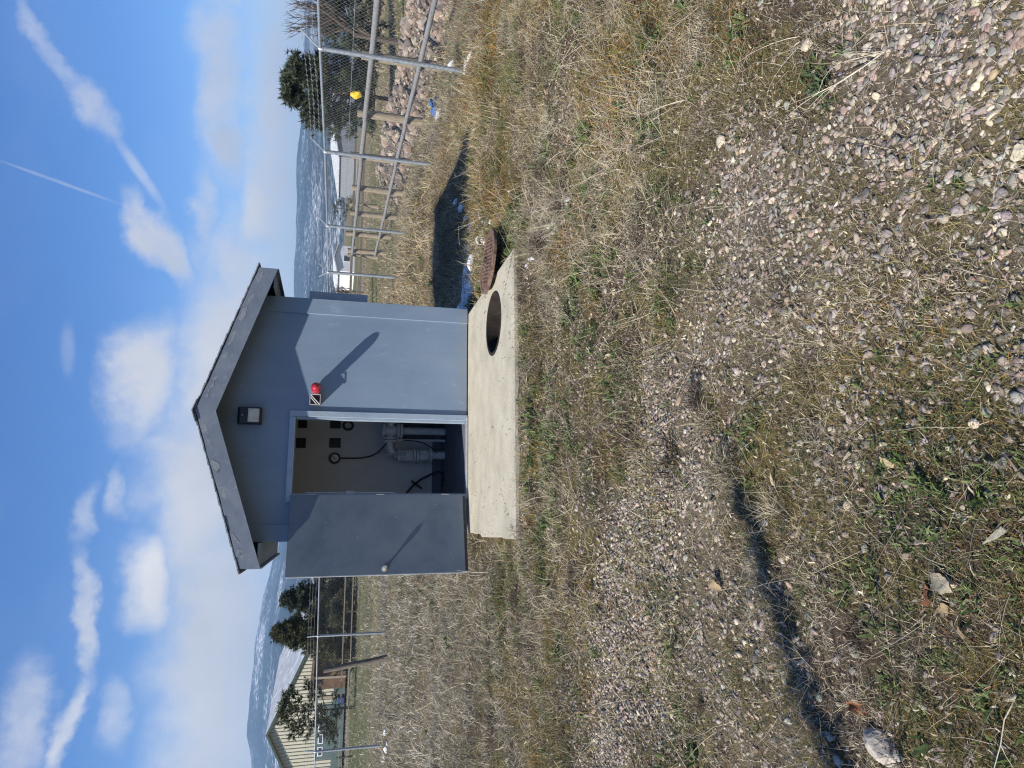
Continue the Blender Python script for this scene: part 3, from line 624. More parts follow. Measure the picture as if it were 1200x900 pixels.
# ------------------------------------------------------------------ concrete pad with open pit, and its cover
def pad():
    xa, xb, ya, yb = -.285, 2.6, 6.18, 8.545; hx, hy, hr = HOLE; n = 72; b = MB()
    def edge(a):
        c, s = math.cos(a), math.sin(a); ts = []
        if c > 1e-9: ts.append((xb - hx) / c)
        if c < -1e-9: ts.append((xa - hx) / c)
        if s > 1e-9: ts.append((yb - hy) / s)
        if s < -1e-9: ts.append((ya - hy) / s)
        t = min(ts); return hx + c * t, hy + s * t
    ang = sorted([2 * math.pi * k / n for k in range(n)] + [math.atan2(y - hy, x - hx) % (2 * math.pi) for x in (xa, xb) for y in (ya, yb)])
    # extra points along the left edge for a broken outline
    ang = sorted(set(ang + [math.atan2(y - hy, xa - hx) % (2 * math.pi) for y in np.linspace(ya + .05, yb - .05, 26)] + [math.atan2(ya - hy, x - hx) % (2 * math.pi) for x in np.linspace(xa + .05, xb - .05, 60)]))
    r = random.Random(2); inner = []; outer = []
    for a in ang:
        ex, ey = edge(a)
        if abs(ex - xa) < 1e-6: ex += .05 * float(vnoise(ey, 0, 7, 3))
        if abs(ey - ya) < 1e-6: ey += .03 * (float(fbm(ex, 0, 3, 4)) - .5)
        inner.append((hx + math.cos(a) * hr, hy + math.sin(a) * hr)); outer.append((ex, ey))
    m = len(ang); V = [(x, y, 0) for x, y in inner] + [(x, y, 0) for x, y in outer] + [(x, y, -.2) for x, y in outer] + [(x, y, -.2) for x, y in inner]
    Fs = []
    for i in range(m):
        j = (i + 1) % m; Fs += [(i, i + m, j + m, j), (i + m, i + 2 * m, j + 2 * m, j + m), (i + 3 * m, i, j, j + 3 * m)]
    b.add(V, Fs); slab = b.build('concrete_pad', 'concrete')
    tag(slab, 'cream concrete pad in front of the shed with a round open pit', kind='structure')
    # pit wall and rim
    w = MB(); k = 40
    for i in range(k):
        a0, a1 = 2 * math.pi * i / k, 2 * math.pi * (i + 1) / k
        for (r0, z0, r1, z1) in ((hr + .004, -.03, hr + .004, -1.2),):
            w.add([(hx + math.cos(a0) * r0, hy + math.sin(a0) * r0, z0), (hx + math.cos(a1) * r0, hy + math.sin(a1) * r0, z0), (hx + math.cos(a1) * r1, hy + math.sin(a1) * r1, z1), (hx + math.cos(a0) * r1, hy + math.sin(a0) * r1, z1)], [(0, 1, 2, 3)])
    w.build('pit_wall', 'pit', slab)
    ring = MB(); nn = 40
    for i in range(nn):
        a0, a1 = 2 * math.pi * i / nn, 2 * math.pi * (i + 1) / nn
        P = lambda a, rr, z: (hx + math.cos(a) * rr, hy + math.sin(a) * rr, z)
        ring.add([P(a0, hr - .022, .006), P(a1, hr - .022, .006), P(a1, hr + .012, .006), P(a0, hr + .012, .006), P(a0, hr - .022, -.24), P(a1, hr - .022, -.24), P(a0, hr + .012, .0005), P(a1, hr + .012, .0005)], [(0, 1, 2, 3), (0, 4, 5, 1), (3, 2, 7, 6)])
    ring.build('pit_rim', 'pit', slab)
    Mw = Matrix.Translation((hx, hy, -1.15)); MB().lathe([(hr, 0), (hr, .02)], Mw, 30).build('pit_floor', 'dark', slab)
    # the lid lies beside the hole, propped up on the slab edge
    lid = thing('pit_cover', 'rusty round iron cover lying tilted beside the open pit', 'cover', (2.79, 7.09, 0))
    M = Matrix.Translation((2.80, 7.1, .045)) @ Euler((math.radians(1), math.radians(4), .5)).to_matrix().to_4x4()
    MB().lathe([(.36, -.012), (.372, -.006), (.372, .022), (.362, .028), (.33, .028), (.325, .022), (.05, .022)], M, 40).build('plate', 'rust', lid)
    b = MB()
    for i in range(-5, 6):
        for j in range(-5, 6):
            if math.hypot(i, j) < 5: b.box((i * .058 - .016, j * .058 - .016, .0215), (i * .058 + .016, j * .058 + .016, .029), M)
    b.build('tread_pattern', 'rust', lid)
    MB().path([M @ Vector((-.06, 0, .03)), M @ Vector((-.05, 0, .05)), M @ Vector((.05, 0, .05)), M @ Vector((.06, 0, .03))], .008, 8).build('lifting_ring', 'rust', lid)
pad()

# ------------------------------------------------------------------ fences
def chain_link(name, label, posts, arm, extra=None, skip=()):
    """posts: (x, y, ztop); arm: outward direction of the barbed wire arms"""
    f = thing(name, label, 'fence', (posts[0][0], posts[0][1], -.1))
    tips = []
    for i, (x, y, zt) in enumerate(posts):
        zb = float(ground_h(x, y)) - .15; r = .036 if i not in (0, len(posts) - 1) else .044
        MB().path([(x, y, zb), (x, y, zt)], r, 12).build('post', 'galv', f, smooth=True)
        Mc = Matrix.Translation((x, y, zt)); MB().lathe([(r + .006, -.05), (r + .008, .0), (r * .6, .035)], Mc, 12).build('post_cap', 'galv', f, smooth=True)
        a = Vector(arm); t = Vector((x, y, zt + .02)) + a * .40
        MB().path([(x, y, zt + .01), t], .016, 8).build('wire_arm', 'galv', f)
        tips.append((Vector((x, y, zt + .02)), a))
        for z in (.35, .95, 1.5):
            MB().path([(x - r - .004, y - .005, z - .012), (x - r - .004, y - .005, z + .012)], .01, 5).build('tie_wire', 'wire', f)
    for i in range(len(posts) - 1):
        (xa, ya, za), (xb, yb, zb) = posts[i], posts[i + 1]
        A, B = Vector((xa, ya, za)), Vector((xb, yb, zb))
        MB().path([A, B], .0235, 10).build('top_rail', 'galv', f, smooth=True)
        # diamond mesh: two families of slanting wires
        d = (B - A); d.z = 0; Lh = d.length; d.normalize(); off = Vector((-d.y, d.x, 0)) * .028
        wr = .0013 if ya < 17 else .0009; h0 = min(float(ground_h(xa, ya)), float(ground_h(xb, yb))) - .02; H = (za + zb) / 2 - h0; st = .082
        m = MB(); k = -int(H / st) - 1
        while k * st < Lh:
            for s in (1, -1):
                u0, u1 = k * st, k * st + H
                c0, c1 = max(0, u0), min(Lh, u1)
                if c1 - c0 < .01: continue
                f0, f1 = (c0 - u0) / H, (c1 - u0) / H
                z0, z1 = (h0 + H * f0, h0 + H * f1) if s > 0 else (h0 + H * (1 - f0), h0 + H * (1 - f1))
                m.path([Vector((xa, ya, 0)) + d * c0 + off * (1 + .08 * s) + Vector((0, 0, z0)), Vector((xa, ya, 0)) + d * c1 + off * (1 + .08 * s) + Vector((0, 0, z1))], wr, 3, caps=False)
            k += 1
        m.build('wire_mesh', 'wire', f)
        for q in (.14, .27, .39):
            p0 = tips[i][0] + tips[i][1] * q; p1 = tips[i + 1][0] + tips[i + 1][1] * q
            b = MB().path([p0.lerp(p1, t) - Vector((0, 0, .03 * math.sin(math.pi * t))) for t in np.linspace(0, 1, 7)], .003, 4)
            for t in np.arange(.04, 1, .045):
                c = p0.lerp(p1, t) - Vector((0, 0, .03 * math.sin(math.pi * t)))
                b.path([c + Vector((-.012, .0, -.018)), c + Vector((.012, 0, .018))], .0022, 3)
            b.build('barbed_wire', 'wire', f)
    if extra: extra(f)
    return f
RUN = [(6.85, 6.3, 2.13), (7.02, 9.65, 2.12), (7.12, 12.93, 2.08), (7.34, 17.1, 2.07), (7.5, 21.1, 2.08)]
chain_link('chain_link_fence', 'galvanized chain link fence with barbed wire running away past the rock pile', RUN, (.72, .05, .69))
def brace(f):
    MB().path([(7.5, 21.15, 1.15), (4.2, 21.2, 1.15)], .022, 8).build('brace_rail', 'galv', f, smooth=True)
    MB().path([(4.2, 21.2, .15), (7.5, 21.15, 1.12)], .008, 6).build('truss_rod', 'galv', f)
chain_link('chain_link_fence', 'galvanized chain link fence running along behind the shed and before the barn', [(7.5, 21.12, 2.06), (4.2, 21.2, 2.02), (.7, 21.4, 1.97), (-3.57, 21.8, 1.91), (-6.83, 22.1, 1.85), (-10.2, 22.4, 1.82), (-13.6, 22.7, 1.8)], (-.15, .72, .69), brace)

def gh(x, y): return float(ground_h(x, y))
def wood_post(b, x, y, z1, r, lean=(0, 0), seed=0, wob=.012, n=6):
    rr = random.Random(seed); z0 = gh(x, y) - .2
    pts = [(x + lean[0] * t + rr.uniform(-wob, wob), y + lean[1] * t + rr.uniform(-wob, wob), z0 + (z1 - z0) * t) for t in np.linspace(0, 1, n)]
    return b.path(pts, r, 11, r1=r * .86)
def corral():
    A, B = Vector((9.75, 11.2)), Vector((12.4, 32))
    f = thing('corral_fence', 'corral fence of wooden posts with thick grey pipe rails beyond the chain link', 'fence', (A.x, A.y, -.4))
    n = 8
    for i in range(n):
        p = A.lerp(B, i / (n - 1)); wood_post(MB(), p.x + .18, p.y, 1.42 if i % 3 else 1.55, .12, seed=i).build('post', 'wood_grey', f, smooth=True)
    for z, r in ((1.2, .066), (.12, .055)):
        for i in range(n - 1):
            p, q = A.lerp(B, i / (n - 1)), A.lerp(B, (i + 1) / (n - 1))
            MB().path([(p.x, p.y, z), (p.x + (q.x - p.x) * .996, p.y + (q.y - p.y) * .996, z + .02 * math.sin(i))], r, 12).build('pipe_rail', 'pipe_dull', f, smooth=True)
    MB().path([(A.x + .1, A.y, 1.62), (B.x + .1, B.y, 1.62)], .006, 5).build('top_wire', 'wire', f)
    b = MB(); r = random.Random(4); c = Vector((10.42, 15.9, 1.58))
    ring = []
    for k in range(6):
        z = .05 - k * .055; rad = (.03, .07, .09, .1, .09, .04)[k]
        ring.append([(c.x + math.cos(a) * rad * r.uniform(.6, 1.2), c.y + math.sin(a) * rad * 1.2 * r.uniform(.6, 1.2), c.z + z) for a in np.linspace(0, 2 * math.pi, 9)[:-1]])
    V = [p for q in ring for p in q]; b.add(V, [(i * 8 + k, i * 8 + (k + 1) % 8, (i + 1) * 8 + (k + 1) % 8, (i + 1) * 8 + k) for i in range(5) for k in range(8)])
    tag(b.build('plastic_bag', 'yellow', None), 'yellow plastic bag snagged on the corral top wire', 'bag')
    f2 = thing('pasture_fence', 'weathered two rail pasture fence far behind the corral', 'fence', (14, 40, -.3))
    for i in range(11):
        x = 12 + i * 3.6; y = 40 + i * .5
        wood_post(MB(), x, y, 1.35, .13, seed=40 + i).build('post', 'wood_grey', f2, smooth=True)
    for z in (.55, 1.1):
        for i in range(10):
            x = 12 + i * 3.6; y = 40 + i * .5 - .15
            MB().box((0, -.02, -.07), (3.55, .02, .07), Matrix.Translation((x, y, z)) @ Matrix.Rotation(math.atan2(.5, 3.6), 4, 'Z')).build('rail', 'wood_grey', f2)
    f3 = thing('rail_fence', 'low rail fence across the grass left of the shed', 'fence', (-12, 42, -.2))
    for i in range(9):
        x = -16 + i * 2.6; MB().path([(x, 42, gh(x, 42) - .2), (x, 42, .85)], .05, 8).build('post', 'bark', f3)
    for z in (.3, .75):
        for i in range(8): MB().box((-16 + i * 2.6 + .005, 41.93, z - .05), (-16 + (i + 1) * 2.6 - .005, 41.97, z + .01)).build('rail', 'wood_grey', f3)
    w = wood_post(MB(), -4.1, 21.0, 1.70, .085, (-.3, .1), 77)
    tag(w.build('leaning_post', 'wood_dark', None, smooth=True), 'thick weathered wooden post leaning at the back fence', 'post')
corral()

# ------------------------------------------------------------------ stones
def ico(sub):
    bm = bmesh.new(); bmesh.ops.create_icosphere(bm, subdivisions=sub, radius=1)
    v = np.array([p.co[:] for p in bm.verts]); t = np.array([[q.index for q in f.verts] for f in bm.faces]); bm.free(); return v, t
ICO1, ICO2, ICO3, ICO4 = ico(1), ico(2), ico(3), ico(5)
def stone_variants(base, n, amt, seed):
    v, t = base; r = np.random.default_rng(seed); out = []
    for k in range(n):
        q = v.copy()
        for j in range(8):                                   # flatten random sides
            d = r.normal(size=3); d /= np.linalg.norm(d); h = r.uniform(.5, .85); p = q @ d
            q = q - np.outer(np.maximum(p - h, 0) * .85, d)
        q = q * (1 + r.normal(size=(len(v), 1)) * amt); out.append(q)
    return np.array(out)
PAL = np.array([(.30, .25, .235), (.36, .285, .26), (.25, .245, .25), (.21, .185, .19), (.42, .385, .33), (.52, .47, .385), (.29, .31, .295), (.33, .235, .215), (.165, .15, .155), (.27, .24, .26), (.40, .31, .21), (.35, .33, .31)])
PW = np.array([.16, .14, .13, .1, .12, .06, .06, .08, .07, .1, .02, .08]); PW = PW / PW.sum()
PAL = PAL * .85 + PAL.mean(1, keepdims=True) * np.array([1.08, 1.0, .9]) * .15
PAL = PAL * np.array([1.08, 1.04, .94])
def stones_mesh(P, S, base, seed, amt=.05, tilt=.35):
    r = np.random.default_rng(seed); n = len(P); var = stone_variants(base, 14, amt, seed); bv, bt = base; nv = len(bv)
    ii = r.integers(0, 14, n); sx = S * r.uniform(.85, 1.35, n); sy = S * r.uniform(.65, 1.0, n); sz = S * r.uniform(.3, .58, n)
    Q = var[ii] * np.stack([sx, sy, sz], -1)[:, None]
    ax = r.normal(size=n) * tilt; ay = r.normal(size=n) * tilt; az = r.uniform(0, 6.283, n)
    def rot(Q, a, i, j):
        c, s = np.cos(a)[:, None], np.sin(a)[:, None]; A = Q[..., i].copy(); B = Q[..., j].copy(); Q[..., i] = A * c - B * s; Q[..., j] = A * s + B * c
    rot(Q, ax, 1, 2); rot(Q, ay, 0, 2); rot(Q, az, 0, 1)
    Z = P[:, 2] + sz * r.uniform(-.1, .5, n)
    Q = Q + np.stack([P[:, 0], P[:, 1], Z], -1)[:, None]
    T = (bt[None] + (np.arange(n) * nv)[:, None, None]).reshape(-1, 3)
    col = PAL[r.choice(len(PAL), n, p=PW)] * r.uniform(.55, 1.3, (n, 1)) * (1 + r.normal(size=(n, 3)) * .03)
    col = np.repeat(col[:, None], nv, 1) * (1 + r.normal(size=(n, nv, 1)) * .06)
    return Q.reshape(-1, 3), T, np.clip(col, .01, .9).reshape(-1, 3), (ii, sx, sy, sz, ax, ay, az, Z)
def bounds(y): return -.36 * y - .75, .82 * y + 1.1
def on_pad(x, y): return (x > -.33) & (x < 2.64) & (y > 6.14) & (y < 10.9)
def scatter(n, y0, y1, pw, mask, seed):
    """n tries; y drawn with density ~ y**pw, x uniform across the view (and some way beyond it)"""
    r = np.random.default_rng(seed); q = pw + 1
    y = (y0 ** q + r.uniform(size=n) * (y1 ** q - y0 ** q)) ** (1 / q) if abs(q) > 1e-6 else y0 * (y1 / y0) ** r.uniform(size=n)
    lo, hi = bounds(y); x = lo + r.uniform(size=n) * (hi - lo)
    m = mask(x, y) if mask else np.ones(n)
    k = (r.uniform(size=n) < m) & ~on_pad(x, y); x, y = x[k], y[k]
    return np.stack([x, y, ground_h(x, y)], -1)
GM = lambda x, y: np.clip(gravel_mask(x, y) * (.5 + .65 * sstep(.36, .58, fbm(x, y, 5.5, 17))) + .09, 0, 1)
# the largest pebbles close to the camera: one object each
Pn = scatter(2200, 1.05, 2.6, -.5, lambda x, y: GM(x, y) * sstep(-1.2, 1.2, x), 101)[:290]
Sn = np.clip(np.random.default_rng(102).lognormal(math.log(.0150), .24, len(Pn)), .011, .026)
var3 = stone_variants(ICO2, 14, .03, 103); rs = np.random.default_rng(104); pebs = []
for k in range(14):
    me = bpy.data.meshes.new('stone'); me.from_pydata(var3[k].tolist(), [], ICO2[1].tolist()); me.polygons.foreach_set('use_smooth', [True] * len(me.polygons))
    a = me.attributes.new('col', 'FLOAT_COLOR', 'POINT'); c = PAL[k % len(PAL)]
    a.data.foreach_set('color', np.tile(np.append(c, 1), len(var3[k])).astype(np.float32)); me.materials.append(MATS['stone']); pebs.append(me)
for p, s in zip(Pn, Sn):
    k = int(rs.choice(12, p=PW)) if rs.uniform() < .9 else int(rs.integers(12, 14)); o = link('stone', pebs[k], ground); z = s * rs.uniform(.4, .65)
    o.location = (p[0], p[1], p[2] + z * rs.uniform(.05, .55)); o.scale = (s * rs.uniform(.9, 1.4), s * rs.uniform(.7, 1.05), z); o.rotation_euler = (rs.normal() * .3, rs.normal() * .3, rs.uniform(0, 6.28))
# the rest of the gravel
Pg = scatter(26000, 1.05, 3.3, -.2, GM, 111); Sg = np.clip(np.random.default_rng(112).lognormal(math.log(.0096), .42, len(Pg)), .004, .022)
big_ = Sg > .0085; a1 = stones_mesh(Pg[big_], Sg[big_], ICO2, 113); a3 = stones_mesh(Pg[~big_], Sg[~big_], ICO1, 114, amt=.07)
Pf = scatter(22000, 1.05, 3.3, -.1, lambda x, y: np.clip(gravel_mask(x, y) * .8 + .12, 0, 1), 115); a4 = stones_mesh(Pf, np.random.default_rng(116).uniform(.0025, .006, len(Pf)), ICO1, 117, amt=.08)
Pg2 = scatter(88000, 3.3, 7.0, -.2, GM, 121); Sg2 = np.clip(np.random.default_rng(122).lognormal(math.log(.0115), .35, len(Pg2)), .005, .024)
a2 = stones_mesh(Pg2, Sg2, ICO1, 123, amt=.07)
gv = [np.concatenate([a[0] for a in (a1, a2, a3, a4)]), np.concatenate([a[1] + o_ for a, o_ in zip((a1, a2, a3, a4), np.cumsum([0, len(a1[0]), len(a2[0]), len(a3[0])]))]), np.concatenate([a[2] for a in (a1, a2, a3, a4)])]
tag(bulk('gravel', gv[0], gv[1], gv[2], 'stone', smooth=True), 'pinkish grey river gravel spread in bands through the moss', kind='stuff')

# ------------------------------------------------------------------ grass, stalks, litter
def blades(P, az, lean, bend, L, W, colr, colt, seed):
    r = np.random.default_rng(seed); n = len(P)
    def dirv(a, t): return np.stack([np.sin(t) * np.cos(a), np.sin(t) * np.sin(a), np.cos(t)], -1)
    d0 = dirv(az, lean); d1 = dirv(az + r.normal(size=n) * .25, np.minimum(lean + bend, 1.62))
    rollv = r.uniform(-.9, .9, n)
    s = np.stack([-np.sin(az), np.cos(az), np.zeros(n)], -1); s = s * np.cos(rollv)[:, None] + np.cross(d0, s) * np.sin(rollv)[:, None]
    s = s * (W / 2)[:, None]
    m = P + d0 * (L * .5)[:, None]; t = m + d1 * (L * .5)[:, None]
    V = np.stack([P - s, P + s, m - s * .8, m + s * .8, t], 1)
    gz = P[:, 2][:, None]; V[..., 2] = np.maximum(V[..., 2], gz - .004 + (np.array([0, 0, .012, .012, .014]))[None])
    T = np.array([[0, 1, 3], [0, 3, 2], [2, 3, 4]])[None] + (np.arange(n) * 5)[:, None, None]
    cc = np.stack([colr, colr, (colr + colt) / 2, (colr + colt) / 2, colt], 1)
    return V.reshape(-1, 3), T.reshape(-1, 3), np.clip(cc, .005, .8).reshape(-1, 3)
def lift(pal, k, d=.2):
    out = []
    for q in pal:
        m = sum(q) / 3; out.append(tuple(min(.8, (c * (1 - d) + m * t * d) * k) for c, t in zip(q, (1.06, 1.0, .92))))
    return out
def merge(parts):
    V, T, Cc = [], [], []; n = 0
    for v, t, c in parts: V.append(v); T.append(t + n); Cc.append(c); n += len(v)
    return np.concatenate(V), np.concatenate(T), np.concatenate(Cc)
def pick(r, pal, n, var=.2):
    pal = np.array(pal); return pal[r.integers(0, len(pal), n)] * r.uniform(1 - var, 1 + var, (n, 1))
STRAW = [(.46, .395, .26), (.40, .34, .23), (.36, .31, .22), (.52, .45, .315), (.29, .245, .17), (.43, .38, .28)]
GOLD = [(.38, .27, .105), (.31, .21, .08), (.36, .29, .15), (.26, .165, .06), (.40, .33, .19)]
GREEN = [(.085, .13, .03), (.11, .155, .045), (.06, .095, .025), (.14, .165, .06), (.10, .14, .06)]
OLIVE = [(.17, .155, .045), (.14, .125, .04), (.20, .165, .055), (.12, .12, .035)]
YEL = [(.27, .21, .05), (.20, .19, .05), (.33, .17, .05), (.17, .17, .04), (.36, .20, .06), (.26, .12, .035)]
BROWN = [(.16, .11, .065), (.12, .08, .05), (.21, .15, .09), (.09, .065, .045)]
STRAW = lift(STRAW, 1.16, .12); GOLD = lift(GOLD, 1.3); OLIVE = lift([(.24, .205, .08), (.20, .175, .075), (.27, .225, .10), (.18, .17, .07)], 1.12, .0); BROWN = lift(BROWN, 1.3); GREEN = lift(GREEN, 1.2, .1)
grassmask = lambda x, y: np.clip(1.05 - .72 * gravel_mask(x, y), 0, 1) * (.25 + 1.1 * sstep(.3, .62, fbm(x, y, 1.8, 71)))
def short_grass():
    parts = []
    for (n, y0, y1, pw, lm, wm, sd) in ((150000, 1.05, 3.2, .3, .028, .0019, 1), (125000, 3.2, 7, .5, .058, .0033, 2), (108000, 7, 13, .6, .095, .006, 3), (78000, 13, 24, .6, .135, .012, 4), (42000, 24, 62, .3, .14, .024, 5)):
        P = scatter(n, y0, y1, pw, grassmask, 200 + sd); r = np.random.default_rng(210 + sd); k = len(P); x, y = P[:, 0], P[:, 1]
        right = sstep(1.2, 3.4, x - .12 * (y - 3))
        tall = .75 + .7 * fbm(x, y, .9, 73) + .35 * right
        colr = pick(r, STRAW, k); gold = pick(r, GOLD, k); ol = pick(r, OLIVE, k); gr = pick(r, GREEN, k); br = pick(r, BROWN, k)
        g = r.uniform(size=k); colr = np.where((g < .55 * right)[:, None], gold, colr)
        gm = sstep(.5, .66, fbm(x, y, 2.6, 81)); far = 1 - sstep(6, 12, y)
        g = r.uniform(size=k); colr = np.where((g < .7 * gm * (.3 + .7 * far))[:, None], gr, colr)
        om = sstep(.42, .6, fbm(x, y, 4.5, 31)); g = r.uniform(size=k); colr = np.where((g < .72 * om * far)[:, None], ol, colr)
        g = r.uniform(size=k); colr = np.where((g < .22)[:, None], br, colr)
        inG = gravel_mask(x, y) * (1 - sstep(5, 7, y)); g = r.uniform(size=k); colr = np.where((g < .6 * inG)[:, None], ol, colr)
        ym = sstep(.55 - .08 * right, .65 - .07 * right, fbm(x, y, 2.3, 85)) * far * (1 - .7 * (1 - right) * (1 - sstep(2.8, 3.6, y))); yl = pick(r, YEL, k); g = r.uniform(size=k); colr = np.where((g < .75 * ym)[:, None], yl, colr)
        lf = sstep(.5, -.8, x) * sstep(5.5, 8, y); colr = colr * (1 - .5 * lf[:, None]) + colr.mean(1, keepdims=True) * np.array([1.03, 1.0, .88]) * .5 * lf[:, None]
        shade = .3 + 1.36 * fbm(x, y, 1.7, 91)
        colr = colr * shade[:, None]
        L = lm * r.lognormal(0, .45, k) * tall; W = wm * r.uniform(.6, 1.4, k)
        lean = np.clip(r.normal(.95, .42, k), .05, 1.5)
        parts.append(blades(P, r.uniform(0, 6.283, k), lean, r.uniform(.1, .7, k), L, W, colr * .8, colr * 1.12, 220 + sd))
    tm = lambda x, y: np.clip(sstep(.5, .64, fbm(x * .7, y * 1.6, 1.5, 95)) * (1 - .75 * gravel_mask(x, y)) + .03, 0, 1)
    for (n, y0, y1, hm, nb, sd) in ((200, 1.2, 3.2, .055, 70, 1), (760, 3.2, 8, .105, 80, 2), (450, 8, 20, .15, 40, 3)):
        P0 = scatter(n, y0, y1, .6, tm, 250 + sd); r = np.random.default_rng(260 + sd); i = np.repeat(np.arange(len(P0)), nb); k = len(i)
        rad = (hm * r.uniform(.5, 1.3, len(P0)))[i]; hh = (hm * r.uniform(.6, 1.4, len(P0)))[i]
        P = P0[i] + np.stack([r.normal(size=k) * rad * .8, r.normal(size=k) * rad * .5, np.zeros(k)], -1); ok = ~on_pad(P[:, 0], P[:, 1]); P, hh = P[ok], hh[ok]; k = len(P); P[:, 2] = ground_h(P[:, 0], P[:, 1])
        tint = (r.uniform(.7, 1.2, len(P0)))[i][ok][:, None]; mixp = (r.uniform(size=len(P0)))[i][ok]
        c = np.where((mixp < .3)[:, None], pick(r, GREEN + OLIVE, k), np.where((mixp < .62)[:, None], pick(r, [(.10, .075, .055), (.065, .048, .036), (.15, .115, .085), (.2, .15, .105)], k), pick(r, STRAW, k))) * tint
        parts.append(blades(P, r.uniform(0, 6.283, k), np.clip(r.normal(.55, .35, k), .05, 1.3), r.uniform(.2, 1.1, k), hh * r.uniform(.6, 1.5, k), hh * .035 * r.uniform(.6, 1.4, k), c * .7, c * 1.1, 270 + sd))
    V, T, Cc = merge(parts)
    tag(bulk('dry_grass', V, T, Cc, 'blade'), 'matted dry grass and moss covering the yard', kind='stuff')
short_grass()
def stalks(B, az, lean, L, R, curl, col, seed, seg=5):
    """thin three sided stems"""
    r = np.random.default_rng(seed); n = len(B); pts = [B]; a = az.copy(); t = lean.copy(); p = B.copy()
    for i in range(seg):
        a = a + r.normal(size=n) * .16; t = np.clip(t + curl / seg + r.normal(size=n) * .07, .02, 1.75)
        p = p + np.stack([np.sin(t) * np.cos(a), np.sin(t) * np.sin(a), np.cos(t)], -1) * (L / seg)[:, None]
        p[:, 2] = np.maximum(p[:, 2], ground_h(p[:, 0], p[:, 1]) + R * .5 + .004); pts.append(p)
    K = seg + 1; rings = []
    for i, q in enumerate(pts):
        f = (1 - .75 * i / seg); ang = np.array([0, 2.094, 4.189])
        e1 = np.stack([-np.sin(az), np.cos(az), np.zeros(n)], -1); e2 = np.stack([-np.cos(az) * .5, -np.sin(az) * .5, np.full(n, .86)], -1)
        rings.append(q[:, None] + (e1[:, None] * np.cos(ang)[None, :, None] + e2[:, None] * np.sin(ang)[None, :, None]) * (R * f)[:, None, None])
    V = np.stack(rings, 1).reshape(n, K * 3, 3); tr = []
    for i in range(seg):
        for k in range(3):
            k2 = (k + 1) % 3; a0, b0, c0, d0 = i * 3 + k, i * 3 + k2, (i + 1) * 3 + k2, (i + 1) * 3 + k; tr += [(a0, b0, c0), (a0, c0, d0)]
    T = np.array(tr)[None] + (np.arange(n) * K * 3)[:, None, None]
    cc = np.repeat(col[:, None], K * 3, 1)
    return (V.reshape(-1, 3), T.reshape(-1, 3), np.clip(cc, .01, .75).reshape(-1, 3)), pts
TWIG = [(.58, .51, .39), (.50, .44, .335), (.64, .57, .44), (.40, .34, .255), (.54, .46, .31)]
def weed_parts(P, scale, seed, n_st=(4, 9), thick=1.0, spread=1.1):
    r = np.random.default_rng(seed); idx = np.repeat(np.arange(len(P)), r.integers(*n_st, len(P))); n = len(idx)
    B = P[idx] + np.stack([r.normal(size=n) * .012, r.normal(size=n) * .012, np.zeros(n)], -1)
    L = scale[idx] * r.uniform(.5, 1.15, n); R = L * .0062 * thick * r.uniform(.7, 1.3, n)
    col = pick(r, TWIG, n, .15)
    m1, pts = stalks(B, r.uniform(0, 6.283, n), np.clip(r.normal(spread, .35, n), .1, 1.5), L, R, r.uniform(-.2, .6, n), col, seed + 1)
    parts = [m1]
    for lev in (2, 3, 4):
        k = r.uniform(size=n) < .75; q = pts[lev][k]; nn = len(q)
        m2, _ = stalks(q, r.uniform(0, 6.283, nn), r.uniform(.5, 1.5, nn), L[k] * r.uniform(.2, .45, nn), R[k] * .6, r.uniform(-.3, .5, nn), col[k], seed + 10 + lev, 3)
        parts.append(m2)
    return parts
